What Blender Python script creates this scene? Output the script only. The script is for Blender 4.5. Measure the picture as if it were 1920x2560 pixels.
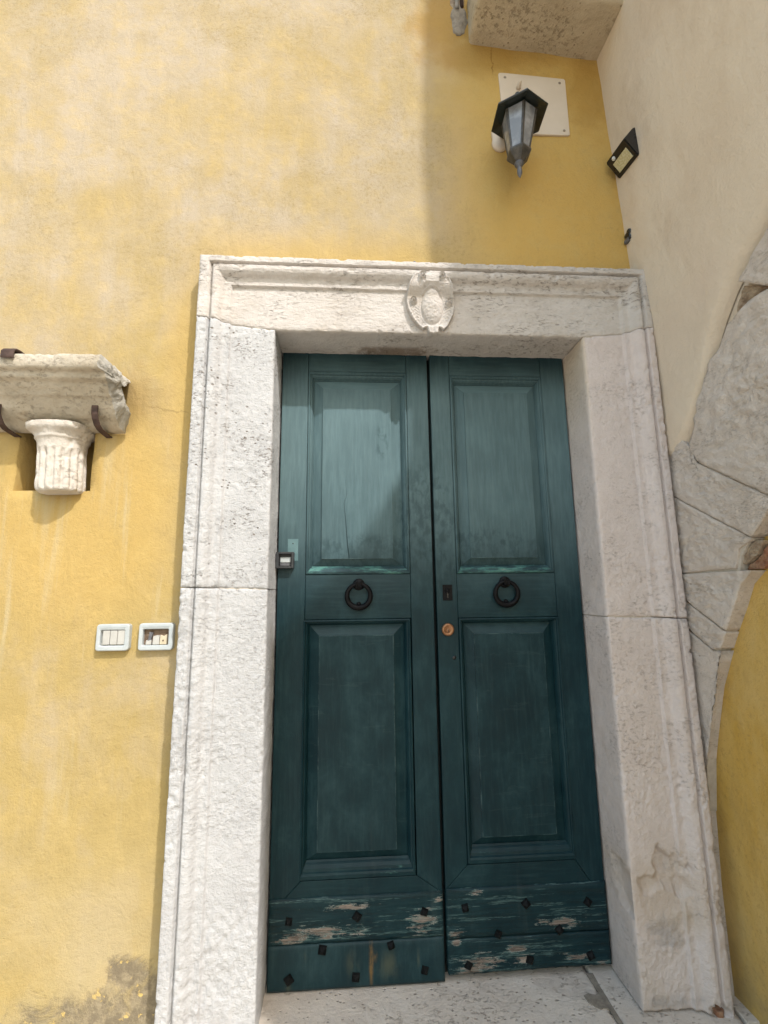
import bpy, bmesh, math, random
import numpy as np
from mathutils import Vector

scn = bpy.context.scene
for o in list(bpy.data.objects):
    bpy.data.objects.remove(o, do_unlink=True)

# ------------------------------------------------------------------ camera, sky, sun, exposure
cam = bpy.data.cameras.new('camera')
cam.sensor_fit = 'HORIZONTAL'; cam.sensor_width = 36.0
cam.lens = 1196.9 / 1920 * 36.0
cam.clip_start = 0.05; cam.clip_end = 3000
cam_o = bpy.data.objects.new('camera', cam); scn.collection.objects.link(cam_o)
cam_o.location = (-0.3275, -1.8018, 1.3892)
cam_o.rotation_euler = (1.7424, 0.0123, -0.0643)
scn.camera = cam_o

SUN = Vector((-0.68, 1.0, -1.356)).normalized()       # direction the light travels
elev = math.asin(-SUN.z)
rot = math.atan2(-SUN.x, -SUN.y)
world = bpy.data.worlds.new('World'); scn.world = world; world.use_nodes = True
wn = world.node_tree
for n in list(wn.nodes): wn.nodes.remove(n)
sky = wn.nodes.new('ShaderNodeTexSky'); sky.sky_type = 'NISHITA'; sky.sun_disc = False
sky.sun_elevation = elev; sky.sun_rotation = rot
sky.air_density = 2.2; sky.dust_density = 3.0; sky.ozone_density = 2.0
bg = wn.nodes.new('ShaderNodeBackground'); bg.inputs['Strength'].default_value = 0.15
wo = wn.nodes.new('ShaderNodeOutputWorld')
wn.links.new(sky.outputs[0], bg.inputs[0]); wn.links.new(bg.outputs[0], wo.inputs[0])

sl = bpy.data.lights.new('sun', 'SUN'); sl.energy = 2.0; sl.angle = math.radians(1.1); sl.color = (1.0, 0.98, 0.96)
sun_o = bpy.data.objects.new('sun', sl); scn.collection.objects.link(sun_o)
sun_o.rotation_euler = SUN.to_track_quat('-Z', 'Y').to_euler(); sun_o.location = (4, -5, 8)

vs = scn.view_settings
scn.display_settings.display_device = 'sRGB'
vs.view_transform = 'Standard'; vs.look = 'None'; vs.gamma = 1.0; vs.use_curve_mapping = False
vs.exposure = 1.0
scn.cycles.max_bounces = 8; scn.cycles.diffuse_bounces = 5

# ------------------------------------------------------------------ numpy noise
_rng = np.random.RandomState(7)
_perm = _rng.permutation(256); _perm = np.concatenate([_perm, _perm, _perm])
_grad = _rng.normal(size=(256, 3)); _grad /= np.linalg.norm(_grad, axis=1)[:, None]
def perlin(P):
    P = np.asarray(P, float); F = np.floor(P); I = F.astype(int) & 255; f = P - F
    u = f * f * f * (f * (f * 6 - 15) + 10); r = 0
    for dx in (0, 1):
        for dy in (0, 1):
            for dz in (0, 1):
                h = _perm[_perm[_perm[(I[..., 0] + dx) & 255] + ((I[..., 1] + dy) & 255)] + ((I[..., 2] + dz) & 255)]
                d = f - np.array([dx, dy, dz])
                g = (_grad[h] * d).sum(-1)
                w = (u[..., 0] if dx else 1 - u[..., 0]) * (u[..., 1] if dy else 1 - u[..., 1]) * (u[..., 2] if dz else 1 - u[..., 2])
                r = r + g * w
    return r
def fbm(P, scale=1.0, octaves=4, gain=0.5, off=0.0):
    P = np.asarray(P, float) * scale + off; a = 1.0; r = 0
    for k in range(octaves):
        r = r + a * perlin(P); P = P * 2.03 + 11.7; a *= gain
    return r
def fb1(*xyz, **k):
    return fbm(np.stack(np.broadcast_arrays(*xyz), -1), **k)
def sstep(a, b, x):
    t = np.clip((x - a) / (b - a), 0, 1); return t * t * (3 - 2 * t)

# ------------------------------------------------------------------ material language
class S:
    """a shader socket with arithmetic"""
    def __init__(s, T, sock): s.T = T; s.k = sock
    def _m(s, op, *a, clamp=False): return s.T.math(op, s, *a, clamp=clamp)
    def __add__(s, o): return s._m('ADD', o)
    __radd__ = __add__
    def __sub__(s, o): return s._m('SUBTRACT', o)
    def __rsub__(s, o): return s.T.math('SUBTRACT', o, s)
    def __mul__(s, o): return s._m('MULTIPLY', o)
    __rmul__ = __mul__
    def __truediv__(s, o): return s._m('DIVIDE', o)
    def __pow__(s, o): return s._m('POWER', o)
    def max(s, o): return s._m('MAXIMUM', o)
    def min(s, o): return s._m('MINIMUM', o)
    def sat(s): return s.T.math('ADD', s, 0.0, clamp=True)
    def r(s, a, b, c=0.0, d=1.0): return s.T.mapr(s, a, b, c, d)
class T:
    def __init__(s, nt): s.nt = nt; s._pos = None
    def node(s, t, **k):
        n = s.nt.nodes.new(t)
        for a, v in k.items(): setattr(n, a, v)
        return n
    def put(s, inp, v):
        if isinstance(v, S): s.nt.links.new(v.k, inp)
        else:
            if isinstance(v, tuple) and len(v) == 3 and inp.type == 'RGBA': v = (*v, 1.0)
            inp.default_value = v
    def math(s, op, *a, clamp=False):
        n = s.node('ShaderNodeMath', operation=op, use_clamp=clamp)
        for i, v in enumerate(a): s.put(n.inputs[i], v)
        return S(s, n.outputs[0])
    def mapr(s, x, a, b, c=0.0, d=1.0):
        n = s.node('ShaderNodeMapRange', interpolation_type='SMOOTHSTEP', clamp=True)
        for i, v in enumerate((x, a, b, c, d)): s.put(n.inputs[i], v)
        return S(s, n.outputs[0])
    def xyz(s):
        if s._pos is None:
            g = s.node('ShaderNodeNewGeometry'); s._p = S(s, g.outputs['Position'])
            q = s.node('ShaderNodeSeparateXYZ'); s.put(q.inputs[0], s._p)
            s._pos = tuple(S(s, q.outputs[i]) for i in range(3))
        return s._pos
    def vec(s, sx=1.0, sy=1.0, sz=1.0):
        s.xyz(); n = s.node('ShaderNodeVectorMath', operation='MULTIPLY')
        s.put(n.inputs[0], s._p); n.inputs[1].default_value = (sx, sy, sz); return S(s, n.outputs[0])
    def noise(s, scale, detail=4.0, rough=0.55, st=(1, 1, 1), dist=0.0, off=0.0):
        v = s.vec(*st)
        if off:
            a = s.node('ShaderNodeVectorMath', operation='ADD'); s.put(a.inputs[0], v); a.inputs[1].default_value = (off, off * .7, off * 1.3); v = S(s, a.outputs[0])
        n = s.node('ShaderNodeTexNoise'); s.put(n.inputs['Vector'], v)
        n.inputs['Scale'].default_value = scale; n.inputs['Detail'].default_value = detail
        n.inputs['Roughness'].default_value = rough; n.inputs['Distortion'].default_value = dist
        return S(s, n.outputs[0])
    def voro(s, scale, st=(1, 1, 1), rand=1.0, feature='F1'):
        n = s.node('ShaderNodeTexVoronoi', feature=feature); s.put(n.inputs['Vector'], s.vec(*st))
        n.inputs['Scale'].default_value = scale; n.inputs['Randomness'].default_value = rand
        return S(s, n.outputs['Distance'])
    def mix(s, f, a, b):
        n = s.node('ShaderNodeMix', data_type='RGBA'); s.put(n.inputs[0], f); s.put(n.inputs[6], a); s.put(n.inputs[7], b)
        return S(s, n.outputs[2])
    def blob(s, cx, cz, rx, rz, u=0, v=2):
        """1 at the centre, 0 on the ellipse, negative outside"""
        p = s.xyz(); a = (p[u] - cx) / rx; b = (p[v] - cz) / rz
        return 1.0 - s.math('SQRT', a * a + b * b)
    def bump(s, h, strength=0.5, dist=0.01):
        n = s.node('ShaderNodeBump'); n.inputs['Strength'].default_value = strength; n.inputs['Distance'].default_value = dist
        s.put(n.inputs['Height'], h); return S(s, n.outputs[0])
def mat(name, fn):
    m = bpy.data.materials.new(name); m.use_nodes = True; nt = m.node_tree
    for n in list(nt.nodes): nt.nodes.remove(n)
    t = T(nt); out = nt.nodes.new('ShaderNodeOutputMaterial'); b = nt.nodes.new('ShaderNodeBsdfPrincipled')
    nt.links.new(b.outputs[0], out.inputs[0])
    d = fn(t)
    for k, v in d.items(): t.put(b.inputs[k], v)
    return m
def allmax(L):
    r = L[0]
    for q in L[1:]: r = r.max(q)
    return r

# ---- yellow plaster
def f_yellow(t):
    x, y, z = t.xyz()
    big = t.noise(1.1, 3, .5); mid = t.noise(3.2, 5, .6, dist=.5); fine = t.noise(14, 5, .65)
    streak = t.noise(2.6, 4, .6, st=(3.2, 1, .35))
    pale = (z.r(1.3, 3.0) * .55 + mid.r(.35, .65) * .45 + big.r(.38, .62) * .45 + streak.r(.4, .7) * .35 - .42).sat()
    # sheltered paint round the stone surround and under the shelf has kept its colour
    near = allmax([x.r(-.1, .35), t.blob(-1.35, 1.72, .55, .62).r(0, .6), t.blob(-.95, 2.2, .22, .75).r(0, .8), (1.0 - t.math('ABSOLUTE', z - 2.8) / .22).r(0, 1) * x.r(-1.15, -.8) * .8])
    pale = (pale * (1.0 - near * .85)).sat()
    c = t.mix(pale, (.375, .278, .112), (.405, .338, .250))
    c = t.mix((allmax([x.r(-.1, .45), near * .45])) * .75, c, (.56, .352, .095))  # stronger ochre; near the corner brightened to make up for the shade
    c = t.mix(fine.r(.42, .72) * .35, c, (.50, .365, .145))
    # grains of dirt held in the rough plaster, gathered in soft drifts
    sp = t.noise(75, 5, .78); sp2 = t.noise(150, 3, .7, off=4)
    drift = (t.noise(2.4, 6, .66, dist=.25, off=3.1).r(.44, .66) * z.r(2.2, 3.2, .30, 1.15) + t.noise(5.5, 5, .7, off=8).r(.50, .70) * .5).sat() * x.r(-.05, .4, 1.0, .35)
    c = t.mix(drift * .22, c, (.285, .225, .115))
    c = t.mix(sp.r(.48, .66) * (.07 + drift * .50), c, (.27, .20, .09))
    c = t.mix(sp2.r(.57, .70) * (.16 + drift * .35), c, (.23, .16, .065))
    # pale lime runs below the stonework
    run = t.noise(4.2, 5, .6, st=(3.0, 1, .22), off=11).r(.52, .68) * z.r(2.3, 1.7) * z.r(.3, .9)
    c = t.mix(run * .45, c, (.46, .395, .26))
    # hairline crack under the slab and one beside the cornice
    ck = t.math('ABSOLUTE', x - .335 - (z - 3.9) * -.22 - (t.noise(9, 4, .6) - .5) * .10)
    c = t.mix(ck.r(.004, .0015) * z.r(3.80, 3.86) * z.r(4.02, 3.98) * .8, c, (.16, .10, .04))
    ck2 = t.math('ABSOLUTE', z - 2.13 - (x + 1.1) * -.12 - (t.noise(8, 5, .65, off=2) - .5) * .10)
    c = t.mix(ck2.r(.0035, .001) * x.r(-1.16, -1.12) * x.r(-.96, -1.0) * .45, c, (.20, .14, .06))
    # lower part paler, dusty
    low = z.r(.75, .2) * t.noise(4.5, 5, .6).r(.3, .6)
    c = t.mix(low * .55, c, (.42, .345, .19))
    # darker brown patches under the slab
    slab_brown = allmax([t.blob(.30, 3.93, .38, .16), t.blob(.12, 4.10, .20, .32), t.blob(.80, 3.72, .2, .34) - .2]) + (t.noise(9, 5, .6) - .5) * 1.2
    c = t.mix(slab_brown.r(-.1, .6) * .6, c, (.33, .185, .04))
    # grime right of the shelf end
    gr = t.blob(-1.2, 2.18, .14, .17) + (t.noise(16, 5, .7) - .5) * 1.6
    c = t.mix(gr.r(0, .8) * .55, c, (.33, .22, .085))
    # bare render where the paint has come off at the foot
    wob = (t.noise(8, 7, .74, dist=.6) - .5) * 4.2
    bare = allmax([t.blob(-1.13, -.06, .27, .22), t.blob(-1.0, .04, .10, .12), t.blob(-1.07, .18, .09, .06) - .25, t.blob(-1.6, -.03, .22, .08)]) + wob * .55
    bm = bare.r(-.12, .42) * .9
    bc = t.mix(t.noise(35, 5, .7).r(.4, .65), (.165, .135, .095), (.285, .235, .155))
    bc = t.mix(t.noise(22, 4, .6, off=5).r(.6, .66), bc, (.60, .42, .14))
    smut = (t.blob(-1.12, .33, .5, .26) + (t.noise(6, 5, .6) - .5) * 1.5).r(.1, .9) * .3
    c = t.mix(smut, c, (.42, .33, .19))
    c = t.mix(bm, c, bc)
    h = t.noise(150, 5, .75) * .7 + t.noise(45, 4, .65) * .9 + t.noise(9, 4, .6, st=(1, 1, .6), dist=.6) * 2.4 - bm * 1.0
    return {'Base Color': c, 'Roughness': .92, 'Specular IOR Level': .15, 'Normal': t.bump(h, .5, .007)}
M_yellow = mat('yellow_plaster', f_yellow)

def f_cream(t):
    x, y, z = t.xyz()
    c = t.mix(t.noise(2.0, 5, .6).r(.3, .7), (.62, .52, .405), (.66, .57, .455))
    c = t.mix(t.noise(1.1, 3, .5, off=4).r(.45, .7) * .5, c, (.66, .53, .43))
    c = t.mix(t.noise(120, 3, .7).r(.66, .8) * .35, c, (.36, .28, .19))
    c = t.mix(z.r(3.5, 4.6) * y.r(-.7, .05) * .5, c, (.57, .42, .20))
    h = t.noise(130, 5, .75) * .7 + t.noise(30, 4, .65) * 1.1 + t.noise(6, 4, .6, dist=.5) * 2.6
    c = t.mix(t.noise(3.0, 6, .7, st=(1, 1, .45), off=9).r(.48, .70) * .5, c, (.49, .385, .28))
    c = t.mix((z.r(3.05, 2.6) * y.r(-.02, .03)) * t.noise(14, 4, .6).r(.4, .55), c, (.66, .62, .55))
    return {'Base Color': c, 'Roughness': .93, 'Specular IOR Level': .12, 'Normal': t.bump(h, .5, .007)}
M_cream = mat('cream_plaster', f_cream)

def f_ochre(t):
    x, y, z = t.xyz()
    c = t.mix(t.noise(3.0, 4, .6, st=(1, 1.5, .6)).r(.3, .7), (.55, .335, .07), (.60, .41, .14))
    c = t.mix(t.noise(70, 5, .75).r(.50, .68) * .45, c, (.34, .22, .07))
    c = t.mix(t.noise(2.2, 6, .7, st=(1, 1, .5), off=5).r(.48, .68) * .5, c, (.62, .45, .20))
    c = t.mix(t.noise(4.0, 6, .7, st=(1, 1, .4), off=9).r(.52, .70) * .45, c, (.40, .26, .08))
    c = t.mix((z.r(.35, 0.0) * t.noise(12, 5, .6).r(.3, .6)) * .5, c, (.38, .29, .15))
    return {'Base Color': c, 'Roughness': .93, 'Specular IOR Level': .12, 'Normal': t.bump(t.noise(130, 5, .75) + t.noise(14, 5, .65, dist=.4) * 2.6, .55, .008)}
M_ochre = mat('ochre_plaster', f_ochre)

# ---- stones
def stone(name, c0, c1, pit=(.6, .75), pits=1.0, pitcol=(.16, .13, .10), st=(1, 1, 1), gran=1.0, extra=None, rough=.9):
    def f(t):
        x, y, z = t.xyz()
        c = t.mix(t.noise(4.0, 6, .65).r(.3, .7), c0, c1)
        c = t.mix(t.noise(28, 5, .7, off=2).r(.35, .75) * .35, c, tuple(v * .82 for v in c0))
        # open pores gathered in drifts
        drift = t.noise(4.2, 5, .68, st=st, off=7).r(.46, .60)
        a, b = pit
        p1 = t.voro(42, st=st).r(.24, .10) * t.noise(11, 4, .65, st=st, off=1).r(a - .05, b - .03)
        p2 = t.voro(24, st=st).r(.19, .09) * t.noise(6, 3, .6, st=st, off=9).r(a - .02, b)
        p3 = t.noise(58, 6, .72, st=(st[0], st[1], st[2] * 1.5), dist=.3, off=5).r(.55, .61) * drift
        p4 = t.noise(30, 6, .74, st=(st[0], st[1], st[2] * 1.9), dist=.4, off=15).r(.59, .63) * drift
        p = (allmax([p1, p2, p3 * .85, p4]) * (pits(t) if callable(pits) else pits)).sat()
        c = t.mix(p * .9, c, pitcol)
        h = t.noise(48, 5, .7, st=st) * 1.2 * gran + t.noise(150, 3, .7) * .5 * gran + t.noise(16, 4, .6) * .9 - p * 1.3
        if extra: c = extra(t, c)
        return {'Base Color': c, 'Roughness': rough, 'Specular IOR Level': .2, 'Normal': t.bump(h, .6, .010)}
    return mat(name, f)
def lintel_extra(t, c):
    x, y, z = t.xyz()
    g = t.noise(7, 6, .7, st=(1, 1, 2)).r(.5, .72) * .35
    c = t.mix(g, c, (.36, .30, .22))
    st = (t.blob(-.15, 2.45, .2, .02) + (t.noise(25, 5, .7) - .5) * 2.0).r(0, .6) * y.r(.10, .14)
    return t.mix(st * .7, c, (.14, .09, .05))
M_lintel = stone('pitted_limestone', (.515, .47, .43), (.58, .54, .505), st=(.75, 1, 1.5), pits=.75, extra=lintel_extra)
def jl_extra(t, c):
    x, y, z = t.xyz()
    return t.mix(t.noise(5, 5, .65, st=(1.6, 1, .6)).r(.45, .75) * z.r(1.2, .3) * .28, c, (.44, .42, .42))
M_jambl = stone('sun_toned_limestone', (.445, .44, .44), (.505, .50, .498), pit=(.55, .68), st=(1, 1, 1.3), pits=lambda t: t.xyz()[2].r(1.1, 1.75) * .75 + .28, extra=jl_extra)  # same stone as the right jamb, toned darker for the sun
def jr_extra(t, c):
    x, y, z = t.xyz()
    b = (t.blob(.76, .36, .16, .16) + (t.noise(14, 5, .7) - .5) * 1.3).r(-.2, .6)
    c = t.mix(b * .35, c, (.47, .37, .26))
    gp = (t.blob(.735, .225, .085, .075) + (t.noise(9, 6, .7, dist=.5) - .5) * 3.0).r(.05, .7)
    c = t.mix(gp * .7, c, (.36, .325, .31))
    tan = (t.noise(5, 5, .6, off=3).r(.5, .75) * z.r(1.0, .1)) * .35
    c = t.mix(tan, c, (.46, .38, .27))
    rw = x.r(.655, .64) * z.r(1.9, 2.4) * .45
    c = t.mix(rw, c, (.52, .42, .26))
    ft = (1.0 - t.math('ABSOLUTE', z - .03) / .03).r(0, 1) * t.noise(12, 4, .6).r(.4, .6) * .5
    return t.mix(ft, c, (.33, .31, .31))
M_jambr = stone('shade_toned_limestone', (.59, .515, .48), (.64, .57, .54), pit=(.66, .78), st=(1, 1, 1.2), pits=.38, gran=.9, extra=jr_extra)  # same stone as the left jamb, lighter and pinker to offset shade
M_vouss = stone('rough_arch_stone', (.60, .52, .45), (.665, .595, .535), pit=(.56, .70), st=(1, 1, 1.9), pits=.6, pitcol=(.30, .24, .18), gran=1.8)
M_thr = stone('speckled_limestone', (.60, .525, .45), (.66, .595, .52), pit=(.46, .60), st=(1, 1.4, 1), pits=.75, pitcol=(.26, .21, .17), gran=.5)
M_slab = stone('aged_concrete', (.44, .365, .255), (.50, .42, .30), pit=(.50, .64), pits=.55, pitcol=(.13, .09, .05), gran=.7)
M_frag = stone('grey_marble', (.40, .345, .265), (.53, .475, .39), pit=(.7, .85), pits=.5, gran=.9)
M_fragend = stone('broken_marble', (.33, .31, .27), (.66, .63, .57), pit=(.55, .75), pits=.6, pitcol=(.26, .24, .2), gran=2.0)
M_col = stone('pale_marble', (.52, .47, .41), (.62, .58, .53), pit=(.68, .8), pits=.5, gran=.9)
M_pave = stone('paving_stone', (.45, .405, .35), (.51, .465, .40), pit=(.6, .75), pits=.4)
M_mortar = mat('grey_mortar', lambda t: {'Base Color': t.mix(t.noise(40, 5, .7).r(.3, .7), (.19, .16, .125), (.30, .26, .21)), 'Roughness': .95, 'Normal': t.bump(t.noise(90, 4, .7), .5, .005)})
M_joint = mat('pale_mortar', lambda t: {'Base Color': t.mix(t.noise(40, 5, .7).r(.3, .7), (.43, .375, .31), (.52, .465, .40)), 'Roughness': .95, 'Normal': t.bump(t.noise(90, 4, .7), .5, .005)})
M_brick = mat('red_brick', lambda t: {'Base Color': t.mix(t.noise(30, 5, .7).r(.35, .7), (.23, .095, .05), (.36, .23, .145)), 'Roughness': .95, 'Normal': t.bump(t.noise(70, 4, .7), .6, .006)})
M_tuff = mat('brown_tuff', lambda t: {'Base Color': t.mix(t.noise(30, 5, .7).r(.35, .7), (.24, .17, .115), (.42, .34, .25)), 'Roughness': .95, 'Normal': t.bump(t.noise(50, 5, .7), .8, .01)})

# ---- door paint
def paint(name, worn=0.0, peel=(), rust=False, lift=0.0, grain='v', grease=True, cream=0.0, arris=()):
    def f(t):
        x, y, z = t.xyz()
        gst = (9, 9, .8) if grain == 'v' else (.8, 9, 9)
        g = t.noise(9, 5, .65, st=gst); m = t.noise(7, 6, .7, dist=.3, st=(1, 1, .7)); l = t.noise(2.1, 3, .5)
        c = t.mix(m.r(.3, .7), (.0030, .0175, .0235), (.0065, .030, .037))
        c = t.mix(g.r(.45, .75) * .35, c, (.022, .054, .060))
        # sun bleached chalky film, upper part; its fade at the top paints the soffit's shade
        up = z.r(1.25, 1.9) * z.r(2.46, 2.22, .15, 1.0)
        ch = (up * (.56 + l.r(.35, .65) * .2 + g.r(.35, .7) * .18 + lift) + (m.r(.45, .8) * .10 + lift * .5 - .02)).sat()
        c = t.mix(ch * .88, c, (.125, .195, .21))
        # dry dust runs
        dr = t.noise(3.0, 4, .6, st=(4.5, 4, .5), off=6).r(.55, .75) * z.r(1.1, .4) * .5
        c = t.mix(dr * .7, c, (.045, .066, .066))
        if grease:
            sm = allmax([t.blob(-.02, 1.62, .16, .38), t.blob(-.28, 1.56, .30, .09), t.blob(.20, 1.56, .34, .12), t.blob(.02, 1.32, .12, .25), t.blob(-.2, 2.05, .05, .14) - .3]).max(-.6)
            spots = t.noise(26, 4, .6, st=(1.35, 1, .85), dist=.3, off=2).r(.40, .64)
            k = (sm.r(-.05, .35) * spots)
            c = t.mix(k * .42, c, (.006, .022, .026))
        if arris:
            es = []
            for (a0, a1, b0, b1) in arris:
                d = (x - a0).min(a1 - x).min(z - b0).min(b1 - z); es.append(t.math('ABSOLUTE', d - .001).r(.0028, .0008))
            c = t.mix(allmax(es) * t.noise(11, 5, .7, off=17).r(.44, .66) * .60, c, (.085, .14, .145))
            sc = t.noise(13, 6, .72, st=(.25, 1, 2.2), dist=.4, off=31)
            c = t.mix(sc.r(.60, .63) * sc.r(.67, .64) * z.r(1.3, 1.2) * .10, c, (.07, .11, .11))
        rough = .36 + m * .22 + ch * .12
        h = g * .6 + t.noise(60, 4, .6, st=gst) * .25 + t.noise(14, 3, .5) * .5
        if worn:
            w = (t.noise(16, 6, .72, st=(.6, 1, 2.2), off=4) + worn - .5)
            c = t.mix(w.r(.45, .62), c, (.075, .19, .17))
            c = t.mix(w.r(.60, .72), c, (.38, .36, .28) if cream else (.25, .30, .26))
            h = h - w.r(.5, .6) * .5
        if peel:
            n1 = (t.noise(34, 8, .78, st=(.36, 1, 2.3), dist=.25, off=1) - .5) * 4.2 + (t.noise(90, 3, .7, st=(.3, 1, 1.8), off=6) - .5) * .9
            bl = allmax([t.blob(*p) for p in peel]) - .42 + n1
            pm = bl.r(.18, .24); ed = bl.r(-.05, .17) * (1.0 - pm)
            wood = t.mix(t.noise(26, 5, .7, st=(.35, 1, 6)).r(.35, .68), (.105, .085, .072), (.29, .24, .205))
            c = t.mix(ed * t.noise(40, 3, .6).r(.4, .55) * .75, c, (.12, .21, .20))
            fl = bl.r(.09, .14) * bl.r(.24, .18) * t.noise(30, 3, .6, off=8).r(.46, .54)
            c = t.mix(pm, c, wood); c = t.mix(fl * .7, c, (.42, .44, .41))
            ck = t.noise(17, 5, .7, st=(.16, 1, 3.5), off=3)
            ckm = ck.r(.57, .59) * ck.r(.625, .605)
            c = t.mix(ckm * .6, c, (.10, .17, .165))
            ck3 = t.noise(24, 5, .75, st=(.12, 1, 3.2), off=21)
            ck3m = ck3.r(.535, .55) * ck3.r(.575, .56)
            c = t.mix(ck3m * .75, c, (.005, .012, .013))
            ck2 = t.noise(15, 5, .7, st=(.16, 1, 3.5), off=13)
            ckd = ck2.r(.58, .60) * ck2.r(.63, .61)
            c = t.mix(ckd * .7, c, (.006, .016, .016))
            h = h - pm * 2.2 - ckd * 1.5 + ed * .4
            rough = rough + pm * .35
        if rust:
            rn = t.noise(9, 4, .6, st=(1, 1, .3))
            r1 = allmax([t.blob(-.262, .085, .010, .09), t.blob(-.247, .10, .02, .05) - .5]) + (rn - .5) * .5
            c = t.mix(r1.r(-.1, .7) * t.noise(30, 5, .7, st=(1, 1, .4)).r(.35, .6) * .7, c, (.24, .135, .04))
            r2 = allmax([t.blob(-.56, .01, .02, .045), t.blob(-.20, .07, .06, .07), t.blob(-.09, .09, .008, .05), t.blob(-.5, .1, .012, .04), t.blob(-.33, .08, .05, .08) - .2])
            c = t.mix(r2.r(0, 1.0) * t.noise(18, 5, .7, st=(1, 1, .35), off=3).r(.35, .65) * .4, c, (.13, .135, .085))
        return {'Base Color': c, 'Roughness': rough, 'Specular IOR Level': .2, 'Normal': t.bump(h, .3, .004)}
    return mat(name, f)
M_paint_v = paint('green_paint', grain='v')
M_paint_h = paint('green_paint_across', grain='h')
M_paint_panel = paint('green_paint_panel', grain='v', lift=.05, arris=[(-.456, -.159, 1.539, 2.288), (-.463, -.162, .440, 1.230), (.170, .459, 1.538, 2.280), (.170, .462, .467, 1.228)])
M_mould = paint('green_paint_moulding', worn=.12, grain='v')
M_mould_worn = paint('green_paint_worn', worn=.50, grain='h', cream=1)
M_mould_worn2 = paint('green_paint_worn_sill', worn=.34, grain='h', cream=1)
M_bevel = paint('green_paint_lit_bevel', lift=.28, worn=.20, grain='h', cream=1)  # worn paint, lifted lighter to paint the light on the panels' top bevels
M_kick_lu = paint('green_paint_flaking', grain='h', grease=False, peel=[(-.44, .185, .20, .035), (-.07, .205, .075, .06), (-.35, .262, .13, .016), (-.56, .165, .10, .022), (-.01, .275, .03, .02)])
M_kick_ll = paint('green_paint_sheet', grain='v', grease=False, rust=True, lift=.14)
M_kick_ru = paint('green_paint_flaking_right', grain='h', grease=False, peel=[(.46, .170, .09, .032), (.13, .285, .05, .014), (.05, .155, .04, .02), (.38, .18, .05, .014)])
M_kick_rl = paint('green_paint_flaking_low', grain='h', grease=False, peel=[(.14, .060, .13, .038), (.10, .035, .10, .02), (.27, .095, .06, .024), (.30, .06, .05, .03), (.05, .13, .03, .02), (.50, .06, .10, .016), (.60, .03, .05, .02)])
M_patch = mat('pale_green_paint', lambda t: {'Base Color': t.mix(t.noise(20, 4, .6).r(.3, .7), (.07, .14, .15), (.10, .18, .19)), 'Roughness': .5})
M_dark = mat('dark_backing', lambda t: {'Base Color': t.mix(t.noise(12, 4, .6, st=(3, 3, .3)).r(.3, .7), (.006, .008, .008), (.012, .016, .016)), 'Roughness': .8})

# ---- metals and plastics
def simple(name, c0, c1, rough=.5, metal=0.0, sc=20.0, spec=.5, bump=.15):
    return mat(name, lambda t: {'Base Color': t.mix(t.noise(sc, 5, .65).r(.35, .68), c0, c1), 'Roughness': t.noise(sc * 2, 3, .6).r(.2, .8, rough - .1, rough + .12), 'Metallic': metal, 'Specular IOR Level': spec, 'Normal': t.bump(t.noise(sc * 4, 4, .6), bump, .003)})
M_iron = simple('black_iron', (.003, .003, .004), (.007, .0068, .008), .42, .0, 30, .12)
M_stud = simple('black_nail_iron', (.004, .0045, .005), (.010, .011, .011), .6, .0, 40, .12, .4)
M_rust = simple('rusty_iron', (.045, .027, .022), (.085, .052, .042), .7, .0, 40, .3, .5)
M_brass = mat('bronze', lambda t: {'Base Color': t.mix(t.noise(60, 4, .6).r(.3, .7), (.21, .10, .05), (.33, .17, .09)), 'Metallic': .75, 'Roughness': .42})
M_white = simple('white_plastic', (.38, .41, .415), (.43, .46, .465), .38, 0, 25, .5, .05)
M_button = simple('ivory_plastic', (.40, .39, .36), (.45, .44, .41), .4, 0, 30, .5, .05)
M_ivory2 = simple('yellowed_plastic', (.46, .39, .27), (.53, .47, .35), .45, 0, 30, .5, .05)
M_dirt = simple('brown_dirt', (.115, .078, .055), (.20, .145, .105), .9, 0, 60, .1, .6)
M_plate = simple('cream_steel', (.56, .47, .37), (.60, .51, .41), .5, 0, 8, .4, .05)
M_lantern = simple('dark_green_metal', (.006, .011, .010), (.016, .022, .020), .35, 0, 30, .55, .1)
M_cap = simple('grey_weathered_metal', (.03, .027, .022), (.075, .065, .052), .45, 0, 40, .5, .2)
M_finial = simple('grey_plastic', (.085, .085, .095), (.13, .13, .14), .4, 0, 40, .5, .1)
M_black = simple('black_plastic', (.007, .007, .008), (.013, .013, .013), .32, 0, 20, .5, .05)
M_box = simple('dark_grey_plastic', (.022, .024, .027), (.034, .036, .04), .4, 0, 20, .5, .05)
M_solar = mat('solar_cell', lambda t: {'Base Color': (.006, .010, .016), 'Roughness': .12})
M_dome = mat('white_sensor_plastic', lambda t: {'Base Color': (.55, .57, .55), 'Roughness': .25})
M_lens = mat('led_lens', lambda t: {'Base Color': t.mix(t.noise(150, 2, .5).r(.35, .65), (.50, .47, .28), (.62, .60, .42)), 'Roughness': .25, 'Transmission Weight': .1})
M_glass = mat('frosted_pane', lambda t: {'Base Color': t.mix(t.noise(16, 4, .6).r(.35, .65), (.25, .26, .28), (.42, .43, .45)), 'Roughness': .14, 'Transmission Weight': .3, 'Specular IOR Level': .8, 'IOR': 1.5})
M_pipe = simple('grey_zinc', (.22, .21, .20), (.36, .345, .33), .5, .3, 12, .5, .1)

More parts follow.
